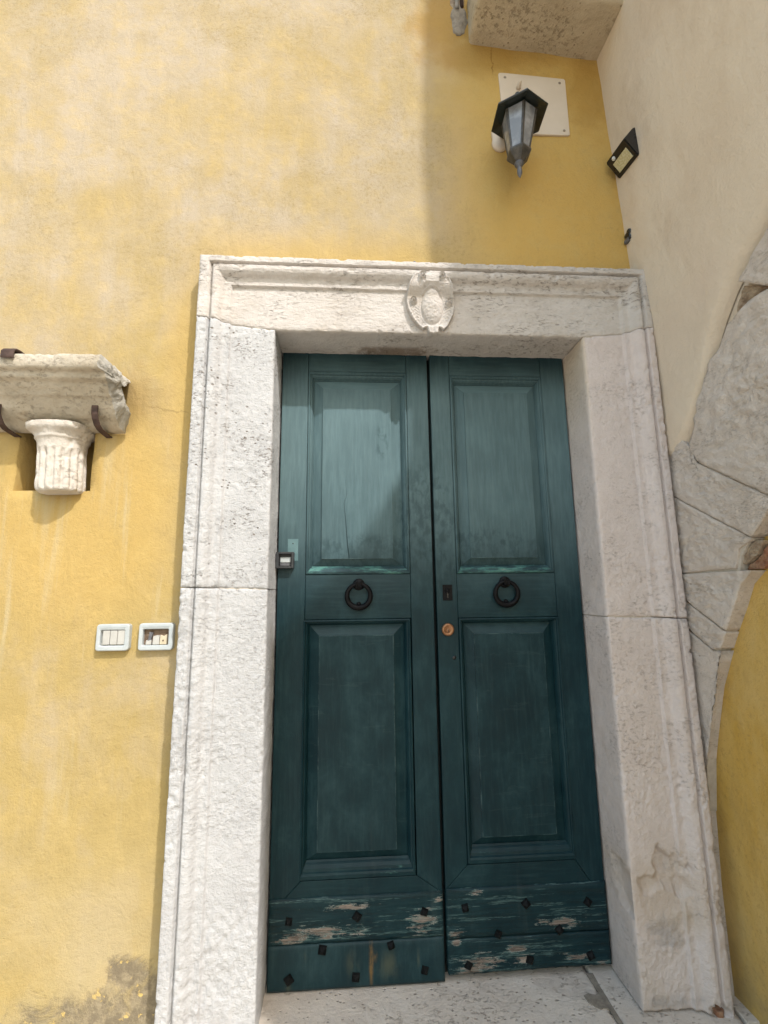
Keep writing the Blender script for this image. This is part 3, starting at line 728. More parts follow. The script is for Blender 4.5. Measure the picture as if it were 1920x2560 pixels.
prism('mortar_seam', [(.5405, -.41), (.5515, -.41), (.556, .1), (.560, .19), (.535, .19), (.538, .1)], -.16, -.0030, M_mortar, thr, axis='z')
prism('mortar_patch', [(.478, .092), (.497, .099), (.520, .092), (.5385, .10), (.5385, .030), (.520, .036), (.510, .030), (.494, .042), (.480, .064)], -.15, -.0005, M_mortar, thr, bev=.001, axis='z')

br = vouss  # brick splinter at the foot of the right jamb
bo = prism('brick_chip', [(.868, .012), (.876, -.030), (.893, -.034), (.908, -.018), (.905, .012)], -.012, .014, M_brick, None, bev=.003, axis='z')
tag(bo, 'broken chip of red brick at the outer foot of the right door jamb', 'brick')

# ------------------------------------------------------------------ the two door leaves
XS = .0125
def leaf(x0, x1, up, lo, mats, label, kick, left):
    """up, lo: outer moulding rectangles (x0,x1,z0,z1) of the two panels"""
    L = thing('door_leaf', label, 'door', ((x0 if left else x1), YD, 0), 'leaves of the green double door')
    B = .0025; y0, y1 = YD, YD + .045; top = H + .01
    ux0, ux1 = up[0], up[1]; kz = .300; g = .0008
    # mitred bottom rail between the stiles
    in_x = ux1 if left else ux0
    prism('stile', [(x0, .29), (x0, top), (ux0 - g, top), (ux0 - g, lo[2])] + ([(ux0 - .065, .29)] if left else [(x0 + .003, .30)]), y0, y1, M_paint_v, L, bev=B)
    prism('stile', [(ux1 + g, lo[2]), (ux1 + g, top), (x1, top), (x1, .29)] + ([] if left else [(ux1 + .06, .29)]), y0, y1, M_paint_v, L, bev=B)
    prism('rail', [(ux0, up[3] + g), (ux0, top), (ux1, top), (ux1, up[3] + g)], y0 + .0004, y1, M_paint_h, L, bev=B)
    prism('rail', [(ux0, lo[3] + g), (ux0, up[2] - g), (ux1, up[2] - g), (ux1, lo[3] + g)], y0 + .0004, y1, M_paint_h, L, bev=B)
    prism('rail', ([(ux0 - .063, .292), (ux0, lo[2] - g), (ux1, lo[2] - g), (x1 - .004, .292)] if left else [(x0 + .006, .302), (ux0, lo[2] - g), (ux1, lo[2] - g), (ux1 + .058, .292)]), y0 + .0004, y1, M_paint_h, L, bev=B)
    for pi, (px0, px1, pz0, pz1) in enumerate((up, lo)):
        bt = .058 if pi else .034
        ins = (.024, .026, bt, .034 if pi == 0 else .021)     # left, right, bottom, top width of the moulding
        ix0, ix1, iz0, iz1 = px0 + ins[0], px1 - ins[1], pz0 + ins[2], pz1 - ins[3]
        # four moulding strips, mitred; profile from the outside in: (fraction, y)
        pr = [(0, .004), (.06, -.003), (.28, -.005), (.40, -.002), (.46, .004), (.62, .006), (.80, .013), (.90, .020), (1.0, .024), (1.0, .040)]
        co = [(px0, pz0, ix0, iz0), (px1, pz0, ix1, iz0), (px1, pz1, ix1, iz1), (px0, pz1, ix0, iz1)]
        for k in range(4):
            a, b = co[k], co[(k + 1) % 4]; V = []
            N = 30
            for f_, yy in pr:
                pa = np.array((a[0] + (a[2] - a[0]) * f_, a[1] + (a[3] - a[1]) * f_)); pb = np.array((b[0] + (b[2] - b[0]) * f_, b[1] + (b[3] - b[1]) * f_))
                for s in np.linspace(0.0006, .9994, N):
                    p_ = pa + (pb - pa) * s; V.append((p_[0], YD + yy, p_[1]))
            V = np.array(V); V[:, 1] += fbm(V, scale=30, octaves=3) * .0012
            o = mk('moulding', V, gridfaces(len(pr), N), (M_mould_worn if (k == 0 and pi == 0) else M_mould_worn2 if k == 0 else M_mould), L, False); fixn(o)
        # fielded panel: sloping margin and raised field
        fx0, fx1 = ix0 + .040, ix1 - (.044 if left else .040); fz0, fz1 = iz0 + .030, iz1 - .042
        V = []; N = 24
        for (qx0, qx1, qz0, qz1, yy) in ((ix0 - .004, ix1 + .004, iz0 - .004, iz1 + .004, .030), (fx0, fx1, fz0, fz1, .0115), (fx0 + .001, fx1 - .001, fz0 + .001, fz1 - .001, .0150)):
            V += [(qx0, YD + yy, qz0), (qx1, YD + yy, qz0), (qx1, YD + yy, qz1), (qx0, YD + yy, qz1)]
        pan = mk('panel', V, [(0, 1, 5, 4), (1, 2, 6, 5), (3, 0, 4, 7), (4, 5, 9, 8), (5, 6, 10, 9), (7, 4, 8, 11), (6, 7, 11, 10), (8, 9, 10, 11)], M_paint_panel, L)
        fixn(pan)
        mk('bevel', [(ix0 - .003, YD + .0290, iz1 + .003), (ix1 + .003, YD + .0290, iz1 + .003), (fx1, YD + .0105, fz1), (fx0, YD + .0105, fz1), (fx1, YD + .016, fz1 - .0005), (fx0, YD + .016, fz1 - .0005)], [(0, 3, 2, 1), (3, 5, 4, 2)], M_bevel, pan)
        yf = YD + .0055
        if left and pi == 0:
            # field split by a long crack
            cr = [(-.367, 1.96, 0), (-.352, 1.81, .0010), (-.364, 1.775, .0014), (-.357, 1.70, .0022), (-.349, 1.60, .0030), (-.342, fz0, .0034)]
            l_ = [(fx0, fz0), (fx0, fz1), (-.366, fz1)] + [(a - w / 2, b) for a, b, w in cr]
            r_ = [(fx1, fz0)] + [(a + w / 2, b) for a, b, w in cr[::-1]] + [(-.366, fz1), (fx1, fz1)]
            prism('field', l_, yf, YD + .0145, M_paint_panel, pan); prism('field', r_, yf, YD + .0145, M_paint_panel, pan)
        else:
            prism('field', [(fx0, fz0), (fx1, fz0), (fx1, fz1), (fx0, fz1)], yf, YD + .0145, M_paint_panel, pan, bev=.001)
    for (kx0, kx1, kz0, kz1, m, yy) in kick:
        nx_, nz_ = 70, 18; xs_ = np.linspace(kx0, kx1, nx_); tz = np.linspace(0, 1, nz_)
        X = np.repeat(xs_[:, None], nz_, 1); bz_ = kz0 + fb1(xs_, 0 * xs_ + kx0, 0 * xs_, scale=18, octaves=4) * (.005 if m is not M_kick_ll else .0008)
        tz_ = kz1 + fb1(xs_, 0 * xs_ + kx0 + 4, 0 * xs_, scale=12, octaves=3) * .0025
        Z = bz_[:, None] * (1 - tz) + tz_[:, None] * tz
        e = np.minimum(np.minimum(Z - bz_[:, None], tz_[:, None] - Z), np.minimum(X - kx0, kx1 - X))
        k_ = .35 if m is M_kick_ll else 1.0
        Y = YD - yy + k_ * fb1(X * .5, 0 * X, Z * 3, scale=22, octaves=4) * .0022 + .0035 * np.exp(-e / .003)
        V = [np.stack([X, Y, Z], -1).reshape(-1, 3)]; F = [gridfaces(nx_, nz_)]; off = nx_ * nz_; G_ = V[0].reshape(nx_, nz_, 3)
        for E in (G_[0], G_[-1], G_[:, 0], G_[:, -1]):
            P = np.stack([E, np.stack([E[:, 0], 0 * E[:, 1] + YD + .044, E[:, 2]], -1)], 1); V.append(P.reshape(-1, 3)); F.append(gridfaces(len(E), 2, off)); off += 2 * len(E)
        o = mk('kick_board', np.concatenate(V), np.concatenate(F), m, L, True); fixn(o)
    return L
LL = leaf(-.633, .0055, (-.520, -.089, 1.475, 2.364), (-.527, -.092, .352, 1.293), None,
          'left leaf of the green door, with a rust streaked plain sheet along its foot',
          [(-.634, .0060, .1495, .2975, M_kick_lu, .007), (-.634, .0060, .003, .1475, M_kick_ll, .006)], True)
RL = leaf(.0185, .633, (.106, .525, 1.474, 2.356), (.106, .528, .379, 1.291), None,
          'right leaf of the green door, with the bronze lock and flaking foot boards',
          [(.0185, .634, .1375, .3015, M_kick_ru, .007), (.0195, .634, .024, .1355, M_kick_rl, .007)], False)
box('gap_backing', -.02, .045, YD + .046, YD + .07, .0, 2.46, M_dark, LL)  # dark strip added behind the gap so it reads black

# nail heads: pyramids of iron, one mesh shared
def stud_mesh():
    bm = bmesh.new(); s = .0185
    b = [bm.verts.new((s * c, 0, s * d)) for c, d in ((1, 0), (0, 1), (-1, 0), (0, -1))]
    m_ = [bm.verts.new((s * .86 * c, -.008, s * .86 * d)) for c, d in ((1, 0), (0, 1), (-1, 0), (0, -1))]
    t_ = [bm.verts.new((s * .22 * c, -.019, s * .22 * d)) for c, d in ((1, 0), (0, 1), (-1, 0), (0, -1))]
    for p_, q_ in ((b, m_), (m_, t_)):
        for j in range(4): bm.faces.new((p_[j], p_[(j + 1) % 4], q_[(j + 1) % 4], q_[j]))
    bm.faces.new(t_); bmesh.ops.recalc_face_normals(bm, faces=bm.faces)
    me = bpy.data.meshes.new('nail_head'); bm.to_mesh(me); bm.free(); me.materials.append(M_stud); return me
SM = stud_mesh(); random.seed(4)
for P_, pts in ((LL, [(-.56, .228), (-.313, .231), (-.065, .235), (-.438, .131), (-.19, .133), (-.556, .043), (-.318, .039), (-.068, .047)]),
                (RL, [(.088, .240), (.319, .243), (.557, .237), (.209, .148), (.440, .151), (.093, .053), (.322, .059), (.553, .061)])):
    for x_, z_ in pts:
        o = bpy.data.objects.new('nail_head', SM); COL.objects.link(o); o.parent = P_
        o.location = Vector((x_, YD - .0065, z_)) - wloc(P_)
        o.rotation_euler = (random.uniform(-.06, .06), random.uniform(-.8, .8), random.uniform(-.06, .06)); k = random.uniform(.9, 1.12); o.scale = (k, 1, k)

# ring knockers
def knocker(P, x, z):
    kn = lathe('knocker_plate', [(.0, .0), (.024, .0), (.024, .003), (.021, .006), (.0, .006)][1:4], (x, YD, z + .046), M_iron, P, 20, 'y')
    bm = bmesh.new()
    bbox_bm(x - .0095, x + .0095, YD - .032, YD - .001, z + .034, z + .056, .004, 2, bm)
    bbox_bm(x - .0125, x - .0035, YD - .035, YD - .012, z + .032, z + .058, .003, 2, bm)
    bbox_bm(x + .0035, x + .0125, YD - .035, YD - .012, z + .032, z + .058, .003, 2, bm)
    mkbm('knuckle', bm, M_iron, kn)
    V = []; n, k = 56, 14; R0 = .0475
    for i in range(n):
        a = i / n * 2 * np.pi
        rr = .0085 + .0035 * (.5 - .5 * math.sin(a))            # a little heavier at the bottom
        for j in range(k):
            b = j / k * 2 * np.pi; rad = R0 + rr * math.cos(b) * .95
            V.append((x + rad * math.cos(a), YD - .023 + .007 * (.5 - .5 * math.sin(a)) - rr * math.sin(b) * .9, z + rad * math.sin(a)))
    F = [(i * k + j, ((i + 1) % n) * k + j, ((i + 1) % n) * k + (j + 1) % k, i * k + (j + 1) % k) for i in range(n) for j in range(k)]
    o = mk('ring', V, F, M_iron, kn, True); fixn(o)
    lathe('strike_stud', [(.010, 0), (.010, .004), (.006, .008), (.001, .009)], (x, YD, z - .034), M_iron, kn, 12, 'y')
knocker(LL, -.303, 1.387); knocker(RL, .308, 1.390)
# old keyhole plate and the bronze cylinder on the right leaf
kp = mkbm('keyhole_plate', bbox_bm(.044, .084, YD - .003, YD + .001, 1.364, 1.428, .001), M_iron, RL)
kb = lathe('key_bow', [(.009, 0), (.009, .004), (.006, .005)], (.064, YD - .003, 1.404), M_iron, kp, 14, 'y')
mkbm('key_slot', bbox_bm(.0612, .0668, YD - .0055, YD - .0025, 1.374, 1.399, .0008), M_black, kp)
cy = lathe('lock_cylinder', [(.0255, 0), (.0255, .006), (.023, .010), (.018, .0115), (.0165, .0105), (.0005, .0105)], (.060, YD, 1.247), M_brass, RL, 32, 'y')
lathe('lock_plug', [(.0085, .0105), (.0085, .0125), (.0075, .0132), (.0005, .0132)], (.060, YD, 1.243), M_brass, cy, 18, 'y')
box('key_slot', .0588, .0612, YD - .0140, YD - .0125, 1.237, 1.249, M_black, cy)
lathe('plugged_hole', [(.008, 0), (.008, .0012), (.0005, .0015)], (.083, YD, 1.135), M_black, RL, 14, 'y')

# small doorbell-like contact on the left leaf, and the paler square where an older one sat
pt = box('paint_patch', -.594, -.552, YD - .0008, YD + .002, 1.532, 1.622, M_patch, LL, label='paler green square left by a removed fitting')
lathe('screw_hole', [(.0028, 0), (.0028, .0005), (.0003, .0006)], (-.573, YD - .0008, 1.603), M_black, LL, 8, 'y')
bell = thing('door_contact', 'small dark box with a white centre fixed at the left edge of the green door', 'sensor', (-.6, YD, 1.53))
bm = bmesh.new()
bbox_bm(-.637, -.625, YD - .030, YD, 1.500, 1.566, .0015, 1, bm); bbox_bm(-.5755, -.5655, YD - .030, YD, 1.500, 1.566, .0015, 1, bm)
bbox_bm(-.625, -.5755, YD - .030, YD, 1.558, 1.566, .0012, 1, bm); bbox_bm(-.625, -.5755, YD - .030, YD, 1.500, 1.5085, .0012, 1, bm)
mkbm('housing', bm, M_box, bell); box('back', -.626, -.575, YD - .006, YD, 1.508, 1.558, M_box, bell)
box('white_window', -.6215, -.579, YD - .016, YD - .006, 1.524, 1.546, M_white, bell, .002); box('lower_window', -.622, -.579, YD - .014, YD - .006, 1.511, 1.522, M_finial, bell, .001)

# ------------------------------------------------------------------ push-button boxes on the yellow wall
def rrect(x0, x1, z0, z1, r, n=5):
    P = []
    for cx, cz, a0 in ((x1 - r, z1 - r, 0), (x0 + r, z1 - r, 90), (x0 + r, z0 + r, 180), (x1 - r, z0 + r, 270)):
        for k in range(n + 1):
            a = math.radians(a0 + 90 * k / n); P.append((cx + r * math.cos(a), cz + r * math.sin(a)))
    return P
def ring_frame(name, o_, i_, ro, ri, ys, m, parent):
    """rounded frame: rings of (inset, y) outside to inside"""
    V = []; n = 24
    rings = [(o_, ro, ys[0], 0), (o_, ro, ys[1] + .004, 0), (o_, ro, ys[1] + .0012, .0015), (o_, ro, ys[1], .004), (i_, ri, ys[1] + .0005, -.004), (i_, ri, ys[1] + .002, -.001), (i_, ri, ys[1] + .004, 0), (i_, ri, ys[2], 0)]
    for b, r, y, ins in rings:
        for a, c in rrect(b[0] + ins, b[1] - ins, b[2] + ins, b[3] - ins, max(r - ins, .0015)): V.append((a, y, c))
    F = [(i * n + j, i * n + (j + 1) % n, (i + 1) * n + (j + 1) % n, (i + 1) * n + j) for i in range(len(rings) - 1) for j in range(n)]
    o = mk(name, V, F, m, parent, False); fixn(o); return o
YS = YW - .021
def swbox(x0, x1, z0, z1, label):
    t = thing('push_button_box', label, 'switch box', ((x0 + x1) / 2, YW, z0), 'push-button boxes left of the door')
    ring_frame('frame', (x0, x1, z0, z1), (x0 + .015, x1 - .017, z0 + .0185, z1 - .021), .011, .004, (YW + .004, YS, YW - .003), M_white, t)
    box('hinge_lip', x0 + .012, x1 - .014, YS - .0012, YS + .002, z1 - .0125, z1 - .0105, M_white, t, .0004, 1)
    return t
b1 = swbox(-1.2450, -1.1295, 1.2040, 1.2977, 'white plastic box with three ivory push buttons, further from the door jamb')
box('back', -1.233, -1.142, YW - .006, YW - .001, 1.219, 1.280, M_button, b1)
for k in range(3): box('button', -1.2225 + k * .0258, -1.2225 + k * .0258 + .0242, YW - .018, YW - .005, 1.2255, 1.2750, M_button, b1, .002)
b2 = swbox(-1.0976, -.9757, 1.2030, 1.2987, 'white plastic box with broken buttons and brown dirt inside, next to the door jamb')
box('back', -1.086, -.989, YW - .004, YW - .001, 1.218, 1.280, M_dirt, b2)
for k, (x_, w_, h_, m_) in enumerate(((-1.073, .019, .017, M_button), (-1.049, .0235, .032, M_button), (-1.024, .024, .036, M_ivory2))):
    o = prism('button', [(x_, 1.223), (x_ + w_, 1.223), (x_ + w_, 1.223 + h_), (x_ + w_ * .55, 1.223 + h_ * (.80 if k != 1 else 1.0)), (x_ + .002, 1.223 + h_ * .93)], YW - .015, YW - .003, m_, b2, bev=.001)
lathe('bell_symbol', [(.003, 0), (.003, .0006), (.0003, .0008)], (-1.0115, YW - .015, 1.237), M_dirt, b2, 10, 'y')
prism('broken_spring', [(-1.066, 1.234), (-1.056, 1.237), (-1.049, 1.264), (-1.062, 1.268)], YW - .014, YW - .004, M_finial, b2, bev=.001)

# ------------------------------------------------------------------ marble cornice fragment on iron hooks
def cornice():
    prof_ = [(.07, 2.252), (-.02, 2.250), (-.10, 2.249), (-.147, 2.247), (-.154, 2.240), (-.154, 2.215), (-.150, 2.198), (-.140, 2.192), (-.128, 2.190), (-.126, 2.180), (-.124, 2.172), (-.116, 2.168), (-.102, 2.163), (-.094, 2.150), (-.080, 2.134), (-.074, 2.124), (-.068, 2.122), (-.063, 2.118), (-.052, 2.104), (-.040, 2.086), (-.026, 2.070), (-.012, 2.060), (.0, 2.055), (.014, 2.046), (.030, 2.036), (.046, 2.030), (.07, 2.030)]
    prof_ = np.array(prof_) + np.array((-.025, -.0105)); s = np.concatenate([[0], np.cumsum(np.linalg.norm(np.diff(prof_, axis=0), axis=1))])
    u = np.linspace(0, s[-1], 90); py = np.interp(u, s, prof_[:, 0]); pz = np.interp(u, s, prof_[:, 1])
    x_end = -1.212 + fb1(py * 1.0, pz * 1.0, 0 * py, scale=17, octaves=3, gain=.5) * .016 + np.interp(py, [-.18, -.15, -.08, .045], [.0, .004, .003, -.002])
    n = 120; V = []; xs0 = -2.35
    for k in range(n):
        f = k / (n - 1); f = 1 - (1 - f) ** 1.6
        X = xs0 + (x_end - xs0) * f
        V.append(np.stack([X, py, pz], -1))
    V = np.array(V)
    nx = np.gradient(py); nz_ = np.gradient(pz); L_ = np.hypot(nx, nz_) + 1e-9
    N = np.stack([0 * py, -nz_ / L_, nx / L_], -1)       # outward
    d = fbm(V, scale=14, octaves=4, gain=.55) * .005
    d -= np.clip(fbm(V, scale=24, octaves=3, off=4) - .1, 0, 1) * .03 * np.exp(-np.abs(V[..., 2] - 2.243) / .02)     # chewed top edge
    # worn egg-and-dart on the ovolo, fading to the right
    ph = (V[..., 0] + 1.535) / .083
    eg = np.abs(((ph + .5) % 1.0) - .5) * 2
    zrow = np.exp(-((V[..., 2] - 2.085) / .024) ** 2)
    q = np.sqrt((eg / .62) ** 2 + ((V[..., 2] - 2.088) / .034) ** 2)
    d += (np.exp(-((q - 1.0) / .13) ** 2) * -.006 + np.exp(-((q - 1.5) / .16) ** 2) * -.004) * sstep(-1.33, -1.53, V[..., 0]) * (np.abs(V[..., 2] - 2.082) < .05)
    V = V - N * d[..., None] * np.sign(1)
    k, m_ = V.shape[:2]
    t = thing('cornice_fragment', 'long broken grey marble cornice held on the yellow wall by rusty iron hooks', 'marble fragment', (-1.55, YW, 2.03))
    o = mk('moulded_block', V.reshape(-1, 3), gridfaces(k, m_), M_frag, t, True); fixn(o)
    # broken end face
    E = V[-1]; c = E.mean(0); R2 = [E]
    for f_ in np.linspace(.12, .96, 9):
        Q = E + (c - E) * f_
        Q = Q + np.array([1, 0, 0]) * (fbm(Q, scale=22, octaves=4, gain=.6) * .020 * min(1, f_ * 3) + .030 * min(1, f_ * 2.2))[:, None]
        R2.append(Q)
    R2 = np.array(R2); F = gridfaces(R2.shape[0], R2.shape[1]).tolist()
    o2 = mk('broken_end', R2.reshape(-1, 3), F, M_fragend, t, False); fixn(o2)
cornice()
def clamp(path, w, label):
    o = strip('iron_hook', path, w, .005, M_rust, None, at=(sum(w) / 2, YW, path[0][1])); tag(o, label, 'hook', 'iron hooks holding the cornice fragment')
clamp([(.05, 2.2515), (-.075, 2.2515), (-.160, 2.2515), (-.177, 2.2485), (-.187, 2.2375), (-.188, 2.2175), (-.186, 2.2115)], (-1.538, -1.494), 'rusty iron strap bent over the top edge of the marble cornice')
clamp([(-.073, 2.088), (-.071, 2.056), (-.063, 2.040), (-.047, 2.022), (-.025, 2.0115), (.015, 2.0065), (.05, 2.0045)], (-1.282, -1.259), 'rusty iron hook under the broken right end of the marble cornice')
clamp([(-.073, 2.088), (-.071, 2.056), (-.063, 2.040), (-.047, 2.022), (-.025, 2.0115), (.015, 2.0065), (.05, 2.0045)], (-1.620, -1.597), 'rusty iron hook under the marble cornice, left of the column fragment')

# ------------------------------------------------------------------ fluted column fragment in the niche
def column():
    c = (-1.427, .030); n = 160
    pr = [(.060, 1.772), (.078, 1.775), (.086, 1.782), (.088, 1.80), (.087, 1.83), (.0865, 1.87), (.086, 1.905), (.086, 1.925), (.087, 1.94), (.089, 1.955), (.092, 1.967), (.099, 1.975), (.097, 1.980), (.099, 1.986), (.104, 1.994), (.110, 2.002), (.113, 2.008), (.114, 2.022), (.111, 2.028), (.09, 2.031), (.02, 2.032)]
    P = np.array(pr) * (.93, 1) + (0, .006); s = np.concatenate([[0], np.cumsum(np.linalg.norm(np.diff(P, axis=0), axis=1))]); u = np.linspace(0, s[-1], 90)
    r = np.interp(u, s, P[:, 0]); z = np.interp(u, s, P[:, 1]); a = np.arange(n) / n * 2 * np.pi
    Rr = np.repeat(r[:, None], n, 1); Zz = np.repeat(z[:, None], n, 1); Aa = np.repeat(a[None], len(u), 0)
    fl = np.abs(np.cos(Aa * 8 + .5)) ** .55
    wf = sstep(1.945, 1.925, Zz) * sstep(1.775, 1.80, Zz)
    Rr = Rr - (1 - fl) * .016 * wf
    sq = 1 / (np.abs(np.cos(Aa)) ** 5 + np.abs(np.sin(Aa)) ** 5) ** .2
    Rr = Rr * (1 + (sq - 1) * .65 * sstep(1.995, 2.012, Zz))
    X = c[0] + Rr * np.cos(Aa); Y = c[1] + Rr * np.sin(Aa) * .98
    Pq = np.stack([X, Y, Zz], -1); d = fbm(Pq, scale=14, octaves=4, gain=.55) * .004 - np.clip(fbm(Pq, scale=26, octaves=3, off=3) - .28, 0, 1) * .02
    d = d * sstep(.01, .06, Rr)
    X += d * np.cos(Aa); Y += d * np.sin(Aa); Zz = Zz + fb1(X, Y, 0 * X, scale=14, octaves=3) * .007 * (np.abs(Zz - 1.775) < .02)
    X = X - (Zz - 1.9) * .05
    V = np.stack([X, Y, Zz], -1).reshape(-1, 3); F = []
    for i in range(len(u) - 1):
        for j in range(n): F.append((i * n + j, i * n + (j + 1) % n, (i + 1) * n + (j + 1) % n, (i + 1) * n + j))
    F.append(list(range(n))); F.append([(len(u) - 1) * n + j for j in range(n)])
    o = mk('column_fragment', V, F, M_col, None, True, at=(c[0], c[1], 1.772)); fixn(o)
    tag(o, 'white fluted column stump with its worn capital, set in the wall niche under the cornice', 'column fragment')
column()

# ------------------------------------------------------------------ cover plate and lantern
pl = thing('cover_plate', 'square cream metal cover plate screwed to the yellow wall behind the lantern', 'cover plate', (.54, YW, 3.52))
prism('plate', [(0.3686, 3.8231), (0.3923, 3.8240), (0.5383, 3.8162), (0.6814, 3.8092), (0.6883, 3.8014), (0.6878, 3.6691), (0.6873, 3.4955), (0.6764, 3.4915), (0.5383, 3.4886), (0.3903, 3.4846), (0.3755, 3.4846), (0.3706, 3.4915), (0.3686, 3.6691), (0.3646, 3.8171)], YW - .007, YW + .01, M_plate, pl, bev=.0025)
for x_, z_ in ((0.3942, 3.7974), (0.6587, 3.7826), (0.6606, 3.5162), (0.4002, 3.5113)):
    lathe('screw', [(.0065, 0), (.0065, .0012), (.004, .003), (.0003, .0034)], (x_, YW - .007, z_), M_mortar, pl, 10, 'y')
lathe('cable_stub', [(.012, 0), (.010, .012), (.006, .03), (.001, .035)], (.4555, YW - .007, 3.740), M_plate, pl, 12, 'y')

lan = thing('wall_lantern', 'dark green six-sided wall lantern with frosted panes hanging in front of the cream plate', 'lantern', (.40, -.10, 3.09))
def lantern():
    cx, cy = .3885, -.105; zh = 3.40
    # hat rim corners in plan and the smaller hexagons under it share the same turn
    ph = math.radians(87.0); R0 = .121
    def hexp(r, z, lean=.0): return [(cx + lean + r * math.cos(ph + k * math.pi / 3 + math.pi), cy + r * math.sin(ph + k * math.pi / 3 + math.pi), z) for k in range(6)]
    def ringmesh(name, rs, m, parent=lan, cap=(False, False), smooth=False):
        V = []; F = []
        for r, z, l in rs: V += hexp(r, z, l)
        for i in range(len(rs) - 1):
            for j in range(6): F.append((i * 6 + j, i * 6 + (j + 1) % 6, (i + 1) * 6 + (j + 1) % 6, (i + 1) * 6 + j))
        if cap[0]: F.append(list(range(6))[::-1])
        if cap[1]: F.append([(len(rs) - 1) * 6 + j for j in range(6)])
        o = mk(name, V, F, m, parent, smooth); fixn(o); return o
    hat = ringmesh('hat', [(.078, zh + .010, 0), (R0 - .002, zh, 0), (R0 + .001, zh + .003, 0), (R0 - .002, zh + .010, 0), (.045, zh + .085, 0), (.02, zh + .10, 0)], M_lantern, cap=(True, True))
    lathe('hat_knob', [(.015, 0), (.018, .012), (.010, .03), (.002, .036)], (cx, cy, zh + .098), M_lantern, hat, 14)
    zt, zb, rt, rb = zh + .004, 3.222, .0765, .0455; ln = -.012
    T_, B_ = hexp(rt, zt), hexp(rb, zb, ln)
    for j in range(6):
        a, b, c, d = (np.array(q) for q in (T_[j], T_[(j + 1) % 6], B_[(j + 1) % 6], B_[j]))
        n = np.cross(b - a, d - a); n /= np.linalg.norm(n); ctr = np.array((cx, cy, a[2])); n = n if n @ (a - ctr) > 0 else -n
        e = .12
        q = [a + (b - a) * e, b + (a - b) * e, c + (d - c) * e, d + (c - d) * e]
        V = [p - n * .001 for p in q] + [p - n * .004 for p in q]
        o = mk('pane', V, [(0, 1, 2, 3), (7, 6, 5, 4), (0, 4, 5, 1), (1, 5, 6, 2), (2, 6, 7, 3), (3, 7, 4, 0)], M_glass, lan); fixn(o)
        # glazing bar on the corner
        aa, dd = a, d; w = .0085
        t1 = (b - a) / np.linalg.norm(b - a); a0 = np.array(T_[(j - 1) % 6]); t0 = (a0 - a) / np.linalg.norm(a0 - a); o_ = -(t0 + t1); o_[2] = 0; o_ /= np.linalg.norm(o_)
        V = []
        for p in (aa, dd): V += [p + o_ * .002, p + t1 * w * (1 if p is aa else .8), p - o_ * .006, p + t0 * w * (1 if p is aa else .8)]
        o = mk('glazing_bar', V, [(0, 1, 5, 4), (1, 2, 6, 5), (2, 3, 7, 6), (3, 0, 4, 7), (0, 3, 2, 1), (4, 5, 6, 7)], M_cap, lan); fixn(o)
    ringmesh('base_cup', [(.044, zb + .006, ln), (.0515, zb + .004, ln), (.0525, zb - .004, ln), (.049, zb - .012, ln), (.026, zb - .040, ln), (.020, zb - .046, ln)], M_cap, cap=(True, True))
    lathe('finial', [(.019, 0), (.018, -.009), (.009, -.016), (.0085, -.024), (.0105, -.030), (.0105, -.050), (.007, -.060), (.003, -.067), (.0015, -.071)], (cx + ln - .002, cy, zb - .046), M_finial, lan, 18)
    lathe('lamp_holder', [(.014, 0), (.016, .05), (.011, .055), (.001, .056)], (cx, cy, 3.25), M_white, lan, 14)
    # arm and wall mount behind, to the left
    mb = lathe('wall_mount', [(.046, 0), (.046, .010), (.040, .018), (.010, .020)], (.349, YW, 3.452), M_plate, lan, 24, 'y', rfun=lambda a, r, h: r * (.72 + .75 * abs(math.sin(a)) ** 2))
    bm = bmesh.new(); bbox_bm(.345, .375, YW - .115, YW - .012, 3.44, 3.464, .005, 2, bm); mkbm('arm', bm, M_plate, lan)
lantern()

